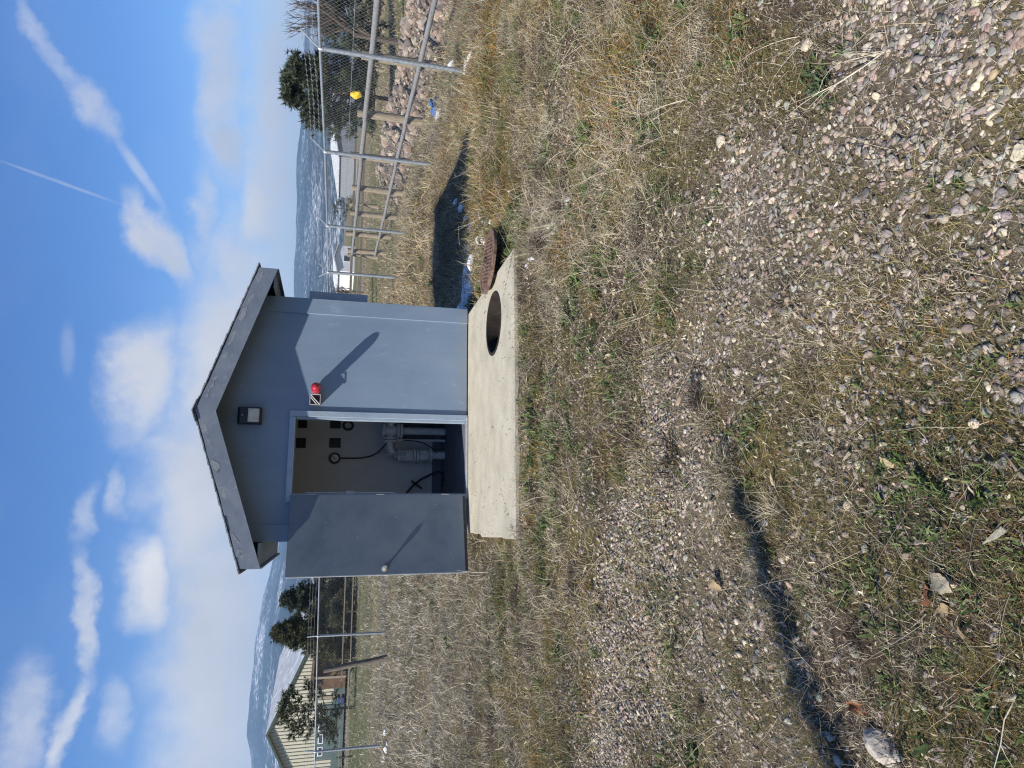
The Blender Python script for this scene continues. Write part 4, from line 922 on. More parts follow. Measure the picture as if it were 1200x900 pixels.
def dry_weeds():
    parts = []
    # loose stems lying about
    for (n, y0, y1, l, rr, sd) in ((3200, 1.05, 3, .10, .0009, 1), (5200, 3, 7, .18, .0015, 2), (2400, 7, 22, .3, .003, 3)):
        P = scatter(n, y0, y1, .4, lambda x, y: .55 + 0 * x, 300 + sd); r = np.random.default_rng(310 + sd); k = len(P)
        m, _ = stalks(P, r.uniform(0, 6.283, k), np.clip(r.normal(1.2, .3, k), .1, 1.55), l * r.lognormal(0, .4, k), rr * r.uniform(.6, 1.5, k), r.uniform(-.2, .5, k), pick(r, TWIG, k), 320 + sd); parts.append(m)
    wm = lambda x, y: np.clip(sstep(.46, .62, fbm(x, y, 1.1, 77)) * (1 - .6 * gravel_mask(x, y)) + .04, 0, 1)
    P = scatter(500, 1.3, 9, .9, wm, 330); r = np.random.default_rng(331); parts += weed_parts(P, r.uniform(.14, .34, len(P)) * np.clip(.6 + P[:, 1] * .07, .6, 1.1), 340)
    P = scatter(170, 7, 22, .8, wm, 350); parts += weed_parts(P, r.uniform(.25, .55, len(P)), 360, thick=1.3, spread=.8)
    P = np.stack([r.normal(-1.62, .14, 16), r.normal(1.9, .1, 16), np.zeros(16)], -1); P[:, 2] = ground_h(P[:, 0], P[:, 1]); parts += weed_parts(P, r.uniform(.5, 1.15, 16), 395, (7, 11), .8, .35)  # tall weeds added out of view to roughen the near gravel shadow
    P = np.stack([r.uniform(-.9, .2, 26), np.zeros(26), np.zeros(26)], -1); P[:, 1] = 2.64 + .43 * P[:, 0] + r.normal(size=26) * .07; P[:, 2] = ground_h(P[:, 0], P[:, 1]); parts += weed_parts(P, r.uniform(.12, .26, 26), 396, (5, 9), .8, .6)
    P = np.stack([r.normal(2.5, .8, 70), r.normal(4.2, .9, 70), np.zeros(70)], -1); P[:, 2] = ground_h(P[:, 0], P[:, 1]); parts += weed_parts(P, r.uniform(.22, .46, 70), 397, (8, 14), .75, .85)
    P = scatter(420, 1.2, 3.4, .3, lambda x, y: .6 + 0 * x, 371); k = len(P); m, _ = stalks(P, r.uniform(0, 6.283, k), np.clip(r.normal(.8, .35, k), .1, 1.4), r.uniform(.12, .32, k), r.uniform(.0007, .0013, k), r.uniform(.2, 1.1, k), pick(r, TWIG, k), 372); parts.append(m)
    P = np.stack([r.uniform(-.5, 2.7, 60), r.normal(5.98, .09, 60), np.zeros(60)], -1); P[:, 1] = np.minimum(P[:, 1], 6.12); P[:, 2] = ground_h(P[:, 0], P[:, 1]); parts += weed_parts(P, r.uniform(.07, .2, 60), 373, (5, 9), .8, .7)
    # a thicker tangle in front of the lid and along the right of the pad
    P = np.stack([r.normal(2.55, .35, 46), r.normal(5.55, .3, 46), np.zeros(46)], -1); P = P[~on_pad(P[:, 0], P[:, 1])]; P[:, 2] = ground_h(P[:, 0], P[:, 1]); parts += weed_parts(P, r.uniform(.16, .36, len(P)), 370)
    P = np.stack([r.normal(2.2, .4, 40), r.normal(3.7, .45, 40), np.zeros(40)], -1); P[:, 2] = ground_h(P[:, 0], P[:, 1]); parts += weed_parts(P, r.uniform(.14, .32, len(P)), 380)
    P = np.stack([r.uniform(3.2, 6.6, 60), r.uniform(9.2, 14, 60), np.zeros(60)], -1); P[:, 2] = ground_h(P[:, 0], P[:, 1]); parts += weed_parts(P, r.uniform(.2, .45, len(P)), 390)
    V, T, Cc = merge(parts); tag(bulk('dry_weeds', V, T, Cc, 'twig'), 'brittle tan weed stems and twigs lying over the grass', kind='stuff')
dry_weeds()
def litter():
    parts = []
    for (n, y0, y1, s, sd) in ((26000, 1.05, 3.2, .0055, 1), (18000, 3.2, 7, .010, 2)):
        P = scatter(n, y0, y1, .2, lambda x, y: np.clip(1 - .6 * gravel_mask(x, y), 0, 1), 400 + sd); r = np.random.default_rng(410 + sd); k = len(P)
        P[:, 2] += r.uniform(.002, .02, k); L = s * r.lognormal(0, .5, k); W = L * r.uniform(.25, .7, k)
        c = pick(r, STRAW + BROWN + BROWN + [(.2, .17, .14), (.3, .22, .15)], k, .25)
        parts.append(blades(P, r.uniform(0, 6.28, k), r.uniform(.9, 1.5, k), r.uniform(0, .3, k), L * 2, W, c, c, 420 + sd))
    V, T, Cc = merge(parts); tag(bulk('plant_litter', V, T, Cc, 'litter'), 'crumbled dead leaves and bark bits on the soil', kind='stuff')
litter()
def leaf_clumps(P, scale, seed, pal=GREEN, nl=(9, 22)):
    r = np.random.default_rng(seed); idx = np.repeat(np.arange(len(P)), r.integers(*nl, len(P))); n = len(idx)
    B = P[idx] + np.stack([r.normal(size=n), r.normal(size=n), np.zeros(n)], -1) * (scale[idx] * .45)[:, None]; B[:, 2] = ground_h(B[:, 0], B[:, 1]) + r.uniform(0, .5, n) * scale[idx]
    c = pick(r, pal, n, .3); L = scale[idx] * r.uniform(.5, 1.2, n)
    return blades(B, r.uniform(0, 6.283, n), r.uniform(.2, 1.3, n), r.uniform(.2, .8, n), L, L * r.uniform(.14, .3, n), c * .8, c * 1.15, seed + 1)
def green_cover():
    gmask = lambda x, y: sstep(.52, .66, fbm(x, y, 2.6, 81)) * (1 - .75 * gravel_mask(x, y)) + .03
    parts = []; r = np.random.default_rng(500)
    for (n, y0, y1, s, sd) in ((700, 1.05, 3.2, .026, 1), (1500, 3.2, 8, .045, 2), (500, 8, 20, .09, 3)):
        P = scatter(n, y0, y1, .4, gmask, 500 + sd); parts.append(leaf_clumps(P, s * r.lognormal(0, .3, len(P)), 510 + sd))
    for (x, y, sx, sy, n, s) in ((.05, 1.62, .16, .14, 50, .026), (-.42, 1.55, .2, .12, 44, .027), (.3, 1.75, .12, .1, 20, .024), (-.1, 1.4, .2, .1, 26, .026), (2.0, 4.6, .5, .3, 40, .05), (2.6, 3.2, .4, .3, 30, .05), (.35, 5.6, .5, .25, 60, .06), (2.9, 6.5, .22, .3, 40, .06), (2.95, 7.6, .25, .35, 40, .07), (1.5, 4.2, .25, .12, 24, .05), (.9, 3.9, .2, .1, 14, .05), (-.3, 1.95, .2, .1, 20, .03), (.12, 2.6, .2, .1, 18, .035), (.75, 5.3, .35, .15, 30, .05)):
        P = np.stack([r.normal(x, sx, n), r.normal(y, sy, n), np.zeros(n)], -1); P = P[~on_pad(P[:, 0], P[:, 1])]; parts.append(leaf_clumps(P, s * r.lognormal(0, .25, len(P)), int(600 + x * 10 + y * 100)))
    V, T, Cc = merge(parts); tag(bulk('ground_cover', V, T, Cc, 'blade'), 'small green leafy weeds growing low among the stones', kind='stuff')
green_cover()
def pad_bits():
    r = np.random.default_rng(555); n = 420; e = r.uniform(size=n) ** 2.2
    x = np.where(r.uniform(size=n) < .5, r.uniform(-.2, 2.55, n), np.where(r.uniform(size=n) < .5, -.24 + e * .5, 2.56 - e * .5)); y = np.where(r.uniform(size=n) < .6, 6.2 + e * .6, r.uniform(6.25, 8.4, n))
    k = np.hypot(x - HOLE[0], y - HOLE[1]) > .42; P = np.stack([x, y, np.full(n, .004)], -1)[k]; n = len(P)
    c = pick(r, STRAW + BROWN + BROWN, n, .3); L = r.uniform(.008, .03, n); c2 = pick(r, TWIG, 40)
    a = blades(P, r.uniform(0, 6.28, n), r.uniform(1.35, 1.55, n), r.uniform(0, .1, n), L, L * r.uniform(.15, .6, n), c, c, 556)
    V, T, Cc = a; tag(bulk('blown_litter', V, T, Cc, 'litter'), 'bits of straw and dead leaf blown on to the pad', kind='stuff')
pad_bits()

# single plants, leaves and rocks that stand out
def weed_thing(x, y, s, label, seed, n_st=(8, 12), thick=1.0, spread=.9):
    P = np.array([[x, y, gh(x, y)]]); V, T, Cc = merge(weed_parts(P, np.array([s]), seed, n_st, thick, spread)); o = bulk('dry_weed', V - P[0], T, Cc, 'twig'); o.location = P[0]
    tag(o, label, 'weed', 'dead weed skeletons on the ground')
weed_thing(2.02, 2.5, .34, 'tall dead weed with reddish base in the upper corner past the gravel', 701, spread=.7)
weed_thing(2.25, 3.6, .36, 'broad bleached weed skeleton sprawling on the moss', 702, (12, 16))
weed_thing(.36, 2.12, .2, 'thin pale star shaped weed flattened on the near gravel', 703, (9, 12), 1.0, 1.35)
weed_thing(-.62, 2.3, .24, 'bare branching weed standing over the long shadow', 704, (6, 8), .9, .8)
weed_thing(-.5, 1.5, .3, 'long bare stick weed lying along the bottom corner', 705, (3, 5), .9, 1.3)
weed_thing(-.9, 3.6, .3, 'spreading grey weed on the wide gravel band', 706, (9, 12), .9, 1.2)
weed_thing(-.9, 5.1, .34, 'grey weed left of the pad corner', 707, (9, 13), .9, 1.1)
def straw_tuft(x, y, s, n, label, seed, az0=None, pal=None, cat='grass tuft'):
    r = np.random.default_rng(seed); z = gh(x, y); B = np.stack([x + r.normal(size=n) * s * .16, y + r.normal(size=n) * s * .16, np.full(n, z)], -1); B[:, 2] = ground_h(B[:, 0], B[:, 1])
    az = r.uniform(0, 6.283, n) if az0 is None else r.normal(az0, .9, n)
    c = pick(r, pal or (STRAW + GOLD[2:3] + [(.48, .41, .27)]), n, .2)
    V, T, Cc = blades(B, az, np.clip(r.normal(.75, .35, n), .1, 1.4), r.uniform(.3, 1.0, n), s * r.uniform(.5, 1.1, n), np.full(n, s * .013) * r.uniform(.6, 1.4, n), c * .85, c * 1.1, seed + 1)
    o = bulk('dead_clump' if pal else 'straw_tuft', V - np.array([x, y, z]), T, Cc, 'blade'); o.location = (x, y, z); tag(o, label, 'grass tuft', 'straw tufts')
straw_tuft(.17, 2.78, .24, 170, 'arching straw tuft at the end of the long shadow', 801, -1.9)
straw_tuft(.42, 2.95, .2, 110, 'straw tuft just beyond the tuft ending the shadow', 802)
straw_tuft(.0, 2.42, .17, 80, 'thin straw tuft draped across the long shadow', 803, .3)
straw_tuft(.72, 5.35, .17, 150, 'olive rounded tuft growing between the gravel lines before the pad', 804)
straw_tuft(-.2, 6.25, .2, 120, 'straw tuft against the front corner of the pad', 805)
straw_tuft(-.45, 7.0, .26, 150, 'straw tuft under the free edge of the open door', 806)
DEAD = [(.075, .052, .04), (.11, .08, .06), (.05, .036, .03), (.17, .13, .1), (.36, .31, .24)]
straw_tuft(2.36, 5.5, .26, 420, 'dark brown dead clump before the near corner of the pad', 807, None, DEAD)
straw_tuft(2.5, 4.98, .22, 320, 'dark dead clump holding a speck of snow in the moss', 808, None, DEAD)
straw_tuft(-.55, 4.85, .2, 260, 'dark clump at the far edge of the wide gravel band', 809, None, DEAD)
straw_tuft(.55, 3.0, .18, 220, 'dark clump between the near and wide gravel bands', 810, None, DEAD)
def leaf(x, y, s, colr, label, seed, rz, tilt=.3, cup=.3):
    r = random.Random(seed); n = 14; V = []; z0 = gh(x, y)
    for i in range(n + 1):
        t = i / n; w = (math.sin(math.pi * min(.985, max(.02, t ** .8))) ** 1.15 * .30 + .004) * (1 + r.uniform(-.22, .22))
        for k in (-1, 0, 1): V.append(((t - .5) + .04 * math.sin(t * 7 + seed), k * w + .08 * math.sin(t * 2.6 + seed), abs(k) * cup * w * (1 + .7 * math.sin(t * 9 + seed * 2 + k)) + .16 * math.sin(t * 3.1 + seed) + r.uniform(-.015, .015)))
    F = []
    for i in range(n):
        for k in range(2): a = i * 3 + k; F.append((a, a + 1, a + 4, a + 3))
    nv = len(V); V += [(a, b, c - .015) for a, b, c in V]; F += [tuple(reversed([q + nv for q in f])) for f in F]
    m = 'leaf_%d' % seed; mat(m, [tuple(.7 * c for c in colr), colr, tuple(min(.8, 1.15 * c) for c in colr)], 12, .7, .4, 25, trans=.15)
    b = MB().add(V, F); me = bpy.data.meshes.new('dead_leaf'); me.from_pydata(b.v, [], b.f); me.materials.append(MATS[m]); me.polygons.foreach_set('use_smooth', [True] * len(me.polygons))
    o = link('dead_leaf', me); o.scale = (s, s, s); o.location = (x, y, z0 + .022); o.rotation_euler = (tilt, -.2, rz); tag(o, label, 'leaf', 'fallen leaves')
leaf(-.21, 1.645, .085, (.50, .43, .30), 'large pale cream dead leaf with pointed tip in the near grass', 1, 1.0, .35)
leaf(-.255, 1.70, .062, (.22, .095, .045), 'chestnut brown curled leaf beside the pale one', 2, .3, -.2, .6)
leaf(-.295, 1.665, .06, (.46, .34, .19), 'small tan leaf below the brown curled leaf', 3, 2.2, .2)
leaf(-.655, 2.05, .07, (.30, .115, .045), 'orange brown leaf near the pale rough rock', 4, 1.2, .5, .5)
leaf(.15, 1.81, .05, (.44, .35, .2), 'yellowish round leaf above the green weed patch', 5, .5, .2, .1)
leaf(-.34, 2.93, .085, (.40, .30, .18), 'crumpled tan leaf among the mid gravel', 6, .8, .3, .5)
leaf(.02, 2.86, .07, (.45, .36, .25), 'pale folded leaf beside the arching straw tuft', 7, 2.0, .3, .6)
leaf(-.75, 1.52, .06, (.33, .2, .1), 'brown leaf in the bottom corner by the stick weed', 8, 2.6, .3, .4)
def rock(x, y, s, c, label, seed, sq=(1.2, .9, .6), name='rock'):
    r = np.random.default_rng(seed); v = stone_variants(ICO4, 1, .006, seed)[0] * np.array(sq) * s
    v = v * (1 + .4 * (fbm(v[:, 0] / s * 2.0 + v[:, 2] / s * .9 + 9, v[:, 1] / s * 2.0 - v[:, 2] / s * .9, 1, seed, 4) - .5))[:, None]; col = np.tile(np.array(c), (len(v), 1)) * r.uniform(.9, 1.1, (len(v), 1))
    o = bulk(name, v, ICO4[1], col, 'rock', smooth=True); o.location = (x, y, gh(x, y) + s * sq[2] * .45); o.rotation_euler = (.1, -.1, r.uniform(0, 6)); tag(o, label, 'rock')
rock(-.75, 1.965, .058, (.42, .38, .33), 'pale rough rock half buried near the bottom edge', 901, (1.3, .85, .6))
rock(.975, 1.3, .026, (.6, .54, .40), 'bright cream pebble standing out on the near gravel', 902)
rock(1.86, 2.05, .03, (.55, .47, .36), 'cream flat stone near the dead weed at the top edge', 903, (1.3, .9, .5))
rock(1.75, 2.62, .028, (.50, .44, .36), 'light stone lying in moss under the dead weed', 904)
# leafy green plant
P = np.array([[1.64, 1.99, gh(1.64, 1.99)]]); v_, t_, c_ = leaf_clumps(np.repeat(P, 6, 0), np.full(6, .05), 921, [(.10, .14, .07), (.14, .18, .09), (.07, .11, .05)], (14, 20))
o = bulk('green_plant', v_ - P[0], t_, c_, 'blade'); o.location = P[0]; tag(o, 'grey green feathery plant growing alone at the gravel edge', 'plant')

# ------------------------------------------------------------------ snow left in the shade
def snow():
    parts = []; r = np.random.default_rng(1000)
    spots = [(3.35, 9.5, .5, .2), (3.1, 9.0, .25, .1), (3.75, 9.9, .35, .12), (3.0, 10.0, .3, .3), (4.4, 10.6, .2, .1), (4.35, 9.1, .09, .03), (4.5, 9.2, .06, .03), (3.9, 9.2, .07, .03), (5.3, 11.0, .09, .05), (5.0, 10.8, .07, .05), (5.5, 11.2, .05, .04), (3.6, 8.4, .06, .02), (3.9, 8.2, .08, .02),
             (2.52, 4.9, .03, .02), (2.5, 4.96, .02, .012)]
    for q in range(26): spots.append((r.normal(3.45, .35), r.normal(9.6, .35), r.uniform(.05, .16), r.uniform(.02, .06)))
    for q in range(10): spots.append((r.normal(3.4, .3), r.normal(7.9, .4), r.uniform(.02, .07), r.uniform(.01, .03)))
    for (cx_, cy_, k_) in ((2.42, 5.22, 5), (2.3, 5.8, 3)):
        for q in range(k_): spots.append((cx_ + r.normal() * .05, cy_ + r.normal() * .05, r.uniform(.008, .028), r.uniform(.006, .016)))
    for t in r.uniform(0, 1, 3): spots.append((6.75 + .3 * r.normal() * t + r.normal() * .04 + .3 * (1 - t), 7.2 + 4.5 * t ** 2 + r.normal() * .1, r.uniform(.03, .09), r.uniform(.06, .2)))
    for t in range(4): spots.append((8.2 + r.normal() * .4, 12 + r.normal() * 2.0, r.uniform(.06, .2), r.uniform(.05, .1)))
    for t in range(4): spots.append((r.uniform(-7.6, -6.2), r.uniform(20.5, 21.5), r.uniform(.05, .12), r.uniform(.04, .08)))
    for q, (x, y, a, b) in enumerate(spots):
        nr, na = 7, 40; V = []
        for i in range(nr + 1):
            f = i / nr; n_ = na
            for k in range(na):
                an = 2 * math.pi * k / na; w = f * (.35 + .6 * vnoise(math.cos(an) * 1.6 + q * 3, math.sin(an) * 1.6, 1, 7) + .6 * vnoise(math.cos(an) * 4 + q * 5, math.sin(an) * 4, 1, 8))
                px, py = x + math.cos(an) * a * w, y + math.sin(an) * b * 2.2 * w
                V.append((px, py, gh(px, py) + (.028 if a < .1 else .085) * (1 - f ** 2) + .03 * (vnoise(px, py, 12, 3) - .3) * min(1, a * 6) - (.02 if i == nr else 0)))
        V = np.array(V); T = []
        for i in range(nr):
            for k in range(na): k2 = (k + 1) % na; p0, p1, p2, p3 = i * na + k, i * na + k2, (i + 1) * na + k2, (i + 1) * na + k; T += [(p0, p2, p1), (p0, p3, p2)]
        parts.append((V, np.array(T), np.ones((len(V), 3))))
    V, T, Cc = merge(parts); tag(bulk('snow', V, T, Cc, 'snow', smooth=True), 'last patches of snow lying in the shade', kind='stuff')
snow()

# ------------------------------------------------------------------ rock pile beyond the fence
def rock_pile():
    pile = thing('rock_pile', 'long heap of pinkish rubble rocks behind the chain link fence', 'rock pile', (11.5, 16, -.4))
    r = np.random.default_rng(1100); meshes = []
    pal = [(.30, .225, .18), (.34, .265, .215), (.22, .185, .16), (.40, .345, .28), (.15, .13, .12)]
    for k in range(10):
        v = stone_variants(ICO2, 1, .10, 1110 + k)[0]; me = bpy.data.meshes.new('rock'); me.from_pydata(v.tolist(), [], ICO2[1].tolist())
        a = me.attributes.new('col', 'FLOAT_COLOR', 'POINT'); a.data.foreach_set('color', np.tile(np.append(pal[k % 5], 1), len(v)).astype(np.float32)); me.materials.append(MATS['rock']); meshes.append(me)
    off = Vector((11.5, 16, -.4))
    for i in range(285):
        t = r.uniform() ** 1.3; y = 11.5 + 15 * t; q = r.uniform(-1.25, .35); x = 11.9 + .13 * (y - 11.5) + q; h = .85 * math.exp(-(q / .8) ** 2) * (.6 + .6 * vnoise(y, 0, .6, 5))
        s = r.uniform(.06, .135) * (1 + .4 * t); o = link('rock', meshes[int(r.integers(0, 10))], pile)
        o.location = Vector((x, y, gh(x, y) + h + s * .15)) - off; o.scale = (s * 1.2, s, s * .75); o.rotation_euler = tuple(r.uniform(0, 6.28, 3))
    # the earth core the rocks lie on
    yy = np.linspace(11, 27, 40); qq = np.linspace(-1.6, 1.6, 15); Y, Q = np.meshgrid(yy, qq, indexing='ij'); X = 11.9 + .13 * (Y - 11.5) + Q
    Zc = ground_h(X, Y) - .05 + .85 * np.exp(-(Q / .8) ** 2) * (.6 + .6 * vnoise(Y, 0 * Y, .6, 5)) * sstep(11, 12, Y) * (1 - sstep(25.5, 27, Y)); w = len(qq)
    V = np.stack([X, Y, Zc], -1).reshape(-1, 3) - np.array(off); i0 = (np.arange(len(yy) - 1)[:, None] * w + np.arange(w - 1)[None]).ravel()
    T = np.concatenate([np.stack([i0, i0 + 1, i0 + w + 1], 1), np.stack([i0, i0 + w + 1, i0 + w], 1)])
    bulk('rubble_core', V, T, np.tile(np.array((.13, .105, .085)), (len(V), 1)), 'rock', pile, smooth=True)
    q = r.uniform(-1.5, .6, 2600); y = 11.2 + 15.5 * r.uniform(size=2600) ** 1.2; x = 11.9 + .13 * (y - 11.5) + q; z = ground_h(x, y) - .02 + .85 * np.exp(-(q / .8) ** 2) * (.6 + .6 * vnoise(y, 0 * y, .6, 5))
    a = stones_mesh(np.stack([x, y, z], -1), r.uniform(.025, .075, 2600), ICO1, 1190, .09, .8); tag(bulk('small_rubble', a[0] - np.array(off), a[1], a[2] * .9, 'rock', pile), kind='stuff')
    b = MB(); r2 = random.Random(9)
    for k in range(3):
        c = Vector((9.6 + r2.uniform(-.25, .25), 14.5 + r2.uniform(-.3, .3), gh(9.6, 14.5) + .06 + k * .03)); b.lathe([(.02, 0), (.11, .03), (.12, .05), (.05, .09)], Matrix.Translation(c) @ Euler((r2.uniform(-.5, .5), r2.uniform(-.5, .5), 0)).to_matrix().to_4x4(), 7)
    tag(b.build('blue_tarp', 'blue_tarp', None), 'crumpled scrap of blue tarp in the grass behind the fence', 'tarp')
rock_pile()

# ------------------------------------------------------------------ trees
def conifer(name, label, x, y, z0, h, rad, seed, pal, n_branch=70, tufts=16, loose=0., bare=.12, ts=1.0, group=None):
    r = np.random.default_rng(seed); t = thing(name, label, 'tree', (x, y, z0), group=group)
    MB().path([(x + r.normal() * .01 * h * q, y, z0 - .3 + (h * .97 + .3) * q) for q in np.linspace(0, 1, 8)], h * .022, 9, r1=h * .004).build('trunk', 'bark', t, smooth=True)
    br = MB(); B = []; D = []; Sz = []
    for i in range(n_branch):
        f = bare + (1 - bare) * (i + r.uniform(0, 1)) / n_branch; zz = z0 + h * f * .98
        prof = (1 - f) ** .8 if loose < .5 else math.sin(math.pi * min(1, .18 + f * .8)) ** .7
        L = rad * max(.08, prof) * r.uniform(.6, 1.15); a = r.uniform(0, 6.283); dr = -.25 + .5 * f + (.3 if loose > .5 else 0) + r.normal() * .12
        p0 = Vector((x, y, zz)); p1 = p0 + Vector((math.cos(a) * L, math.sin(a) * L, dr * L)); br.path([p0, p0.lerp(p1, .5) + Vector((0, 0, -.03 * L)), p1], h * .006, 4, r1=h * .002)
        for q in r.uniform(.25 if loose < .5 else .55, 1.05, tufts): B.append(p0.lerp(p1, q)); D.append((math.cos(a), math.sin(a), dr)); Sz.append(L)
    br.build('limbs', 'bark', t)
    B = np.array([b[:] for b in B]); D = np.array(D); n = len(B); K = 10
    s = h * .032 * ts; B = np.repeat(B + r.normal(size=(n, 3)) * np.array([1, 1, .5]) * s * .9, K, 0); D = np.repeat(D, K, 0); m = len(B)
    d = D * .8 + r.normal(size=(m, 3)) * .75; d /= np.linalg.norm(d, axis=1)[:, None]; w = np.cross(d, r.normal(size=(m, 3))); w /= np.linalg.norm(w, axis=1)[:, None]
    l = s * r.uniform(.8, 1.9, m); V = np.stack([B - w * (s * .16), B + w * (s * .16), B + d * l[:, None]], 1).reshape(-1, 3); T = np.arange(m * 3).reshape(-1, 3)
    c = np.repeat(pick(r, pal, n, .3), K, 0); c = np.repeat(c, 3, 0)
    bulk('crown', V - np.array([x, y, z0]), T, np.clip(c, .005, .5), 'needle', t)
    return t
DARK = [(.05, .065, .04), (.07, .085, .05), (.032, .045, .03), (.085, .095, .06)]
OLV = [(.10, .105, .05), (.075, .085, .042), (.13, .125, .065), (.05, .06, .03)]
conifer('pine_tree', 'loose limbed pine standing before the cream barn gable', -11.1, 43, -.1, 4.1, 1.6, 1, OLV, 40, 12, .8, .2, 1.5)
conifer('spruce_tree', 'dense bushy spruce right beside the barn eave', -7.2, 46, -.1, 5.0, 2.6, 2, OLV, 170, 26, .2, .04, 1.0)
conifer('spruce_tree', 'darker spruce half hidden by the open shed door', -5.9, 52, -.1, 4.9, 2.7, 3, DARK, 170, 26, .2, .04, 1.0)
conifer('pine_tree', 'broad dark pine above the fence rail beyond the corral', 20.0, 30.5, -.3, 4.9, 1.9, 4, DARK, 130, 24, .7, .14, 1.15)
conifer('pine_tree', 'dark pine cut by the top edge beyond the corral', 26.0, 33, -.3, 3.4, 1.9, 5, DARK, 120, 20, .6, .12, 1.2)
conifer('spruce_tree', 'small round dark evergreen by the far white trailer', 39, 85, -.3, 3.2, 1.8, 6, DARK, 40, 12, .6, .1, 1.3)
conifer('spruce_tree', 'greenish evergreen peeping past the shed wall', 12.2, 43, -.3, 3.4, 1.1, 7, OLV, 50, 12, .3, .1, 1.2)
conifer('pine_tree', 'far dark evergreen behind the shed meter box', 13.4, 60, -.3, 3.0, 1.5, 8, DARK, 40, 12, .5, .1, 1.3)
conifer('shadow_caster_bush', 'unseen narrow juniper shape added to cast the ragged shadow on the near gravel', -1.58, 1.92, -.1, 1.6, .10, 21, OLV, 60, 7, .2, .03, .62)  # out of view, added and shaped to cast the near gravel shadow
def bare_tree(x, y, z0, h, label, seed):
    t = thing('bare_tree', label, 'tree', (x, y, z0)); r = random.Random(seed); b = MB(); tr = MB()
    def grow(p, d, L, R, lev):
        q = p + d * L; (tr if lev == 0 else b).path([p, p.lerp(q, .5) + Vector((r.uniform(-.03, .03), r.uniform(-.03, .03), 0)) * L, q], R, 5 if lev < 2 else 3, r1=R * .6)
        if lev == 5: return
        for k in range(3 if lev else 5):
            nd = (d + Vector((r.gauss(0, .42), r.gauss(0, .42), r.gauss(.4, .22)))).normalized(); grow(p.lerp(q, r.uniform(.55, 1)), nd, L * r.uniform(.55, .8), R * .55, lev + 1)
    grow(Vector((x, y, z0 - .1)), Vector((0, 0, 1)), h * .3, h * .022, 0)
    tr.build('trunk', 'bark', t); b.build('branches', 'bark', t)
bare_tree(19.2, 25.2, -.3, 6.6, 'leafless thin twigged tree behind the barbed wire', 11)
bare_tree(19.0, 58, -.3, 4.2, 'leafless shrub tree by the far pasture', 12)

# ------------------------------------------------------------------ buildings
def gable_house(name, label, x, y, rz, w, d, ze, zp, wall, roofm, z0=-.3, windows=(), over=.3, cat='house'):
    t = thing(name, label, cat, (x, y, z0), rz); h = w / 2; he, hp = ze - z0, zp - z0
    MB().prism([(-h, 0), (h, 0), (h, he), (0, hp), (-h, he)], 0, d).build('wall', wall, t, local=True)
    sl = (hp - he) / h; rf = MB()
    for s in (-1, 1):
        e = h + over; rf.prism([(0, hp + .04), (s * e, hp + .04 - sl * e), (s * e, hp + .2 - sl * e), (0, hp + .2)], -over, d + over)
    rf.build('roof', roofm, t, local=True)
    for (xa, za, ww, hh) in windows:
        f = MB().box((xa - ww / 2 - .08, -.05, za - .08), (xa + ww / 2 + .08, -.004, za + hh + .08)).build('window', 'house_white', t, local=True)
        MB().box((xa - ww / 2, -.062, za), (xa + ww / 2, -.0505, za + hh)).build('pane', 'window', f, local=True)
    return t
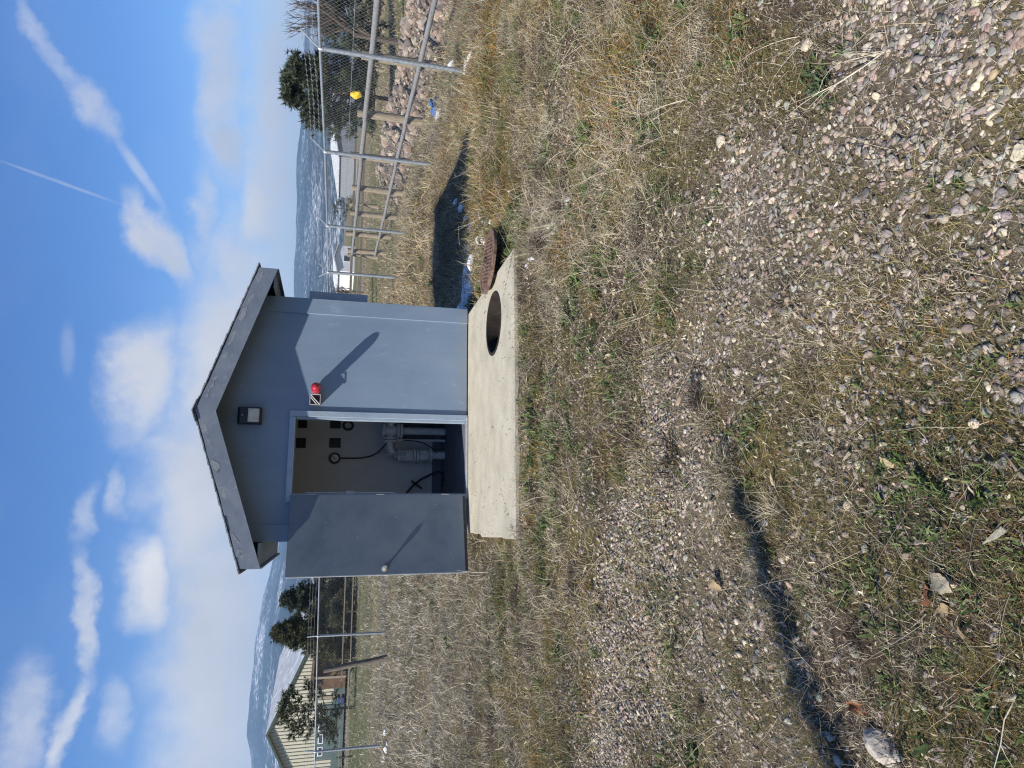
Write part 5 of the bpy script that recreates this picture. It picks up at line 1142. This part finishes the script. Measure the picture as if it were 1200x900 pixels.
def barn():
    rz = -math.radians(16); h = 6.6; z0 = .05; he, hp = 2.95, 5.75
    t = thing('metal_barn', 'cream ribbed metal barn with snowy roof and dark green trim', 'barn', (-16.9, 60.2, z0), rz); d = 12
    MB().prism([(-h, 0), (h, 0), (h, he), (0, hp), (-h, he)], 0, d).build('wall', 'siding', t, local=True)
    sl = (hp - he) / h
    for k in range(43):
        x = -h + .25 + k * .3
        if x < h: MB().box((x - .03, -.04, .9), (x + .03, -.003, hp - sl * abs(x) - .06)).build('siding_rib', 'rib', t, local=True)
    for s in (-1, 1):
        e = h + .35; MB().prism([(0, hp + .03), (s * e, hp + .03 - sl * e), (s * e, hp + .14 - sl * e), (0, hp + .14)], -.3, d + .3).build('roof', 'roof_snow', t, local=True)
        MB().prism([(0, hp - .04), (s * e, hp - .04 - sl * e), (s * e, hp + .135 - sl * e), (0, hp + .135)], -.36, -.302).build('rake_trim', 'green_trim', t, local=True)
    MB().box((-h + .01, -.05, 0), (h - .01, -.004, .88)).build('wainscot', 'teal', t, local=True)
    g = MB().box((-2.6, -.09, 0), (1.9, -.052, 2.15)).build('garage_door', 'teal', t, local=True)
    for k in range(4):
        f = MB().box((-2.3 + k * 1.05, -.12, 1.55), (-1.5 + k * 1.05, -.092, 1.95)).build('window', 'house_white', g, local=True)
        MB().box((-2.22 + k * 1.05, -.13, 1.62), (-1.58 + k * 1.05, -.121, 1.88)).build('pane', 'window', f, local=True)
    MB().box((-4.6, -.09, 0), (-3.5, -.052, 2.05)).build('side_door', 'house_dark', t, local=True)
    # open lean-to
    MB().prism([(3.3, 2.55), (8.4, 2.3), (8.4, 2.42), (3.3, 2.75)], -1.6, 4).build('lean_to_roof', 'lean_brown', t, local=True)
    MB().box((3.35, -.13, 0), (8.3, -.062, 2.28)).build('lean_to_back', 'lean_brown', t, local=True)
    for x in (3.4, 5.0, 8.2): MB().box((x - .09, -1.5, 0), (x + .09, -1.32, 2.4)).build('lean_to_post', 'wood_grey', t, local=True)
    b = MB().box((0, 0, 0), (.6, .5, .55)); o = b.build('storage_tub', 'tub_blue', None, bevel=.06); o.location = (-14.6, 57.6, .1); o.rotation_euler = (0, 0, -.3); tag(o, 'blue storage tub standing before the barn lean-to', 'tub')
barn()
gable_house('farmhouse', 'white sided house with long snowy roof beyond the corral', 63, 100, 0, 17, 14, 2.7, 4.2, 'house_grey', 'roof_snow')
gable_house('trailer_home', 'low white trailer beside the round evergreen', 36, 95, .1, 4, 7, 2.2, 2.7, 'house_white', 'roof_snow', windows=((0, .9, .8, .8),))
gable_house('cabin', 'tiny white hut with red trim far across the pasture', 36.5, 118, 0, 2.6, 3, 2.6, 3.2, 'house_white', 'house_dark', windows=((0, .9, 1.2, 1.1),))
gable_house('tan_house', 'tan sided house far behind the corner fence post', 40, 140, .2, 7, 9, 2.6, 4.2, 'house_tan', 'house_dark', windows=((-1.5, 1, 1, 1), (1.5, 1, 1, 1)))
gable_house('grey_house', 'grey house with snow covered roof by the corner post', 32.5, 128, -.2, 6, 9, 2.0, 3.8, 'house_white', 'roof_snow', windows=((0, 1, 1, 1),))
gable_house('white_house', 'white house showing between the shed and fence corner', 19.5, 90, .15, 6, 8, 2.4, 3.5, 'house_white', 'roof_snow', windows=((1, 1, 1, 1),))
gable_house('far_garage', 'cream outbuilding behind the spruce beside the door', -5.0, 66, 0, 5, 6, 2.3, 3.3, 'siding', 'roof_snow', windows=((0, .9, 1, 1),), cat='garage')

# ------------------------------------------------------------------ the air
def haze():
    b = MB().box((-7800, -7800, -6), (7800, 7800, 460)); me = bpy.data.meshes.new('haze'); me.from_pydata(b.v, [], b.f)
    m = bpy.data.materials.new('air'); m.use_nodes = True; N = m.node_tree.nodes; L = m.node_tree.links; N.remove(N['Principled BSDF'])
    v = N.new('ShaderNodeVolumePrincipled'); v.inputs['Color'].default_value = (.44, .68, 1, 1); v.inputs['Density'].default_value = 1.9e-4; v.inputs['Anisotropy'].default_value = .1
    L.new(v.outputs[0], N['Material Output'].inputs['Volume']); me.materials.append(m)
    tag(link('haze', me), 'thin blue haze over the valley', kind='stuff')
haze()
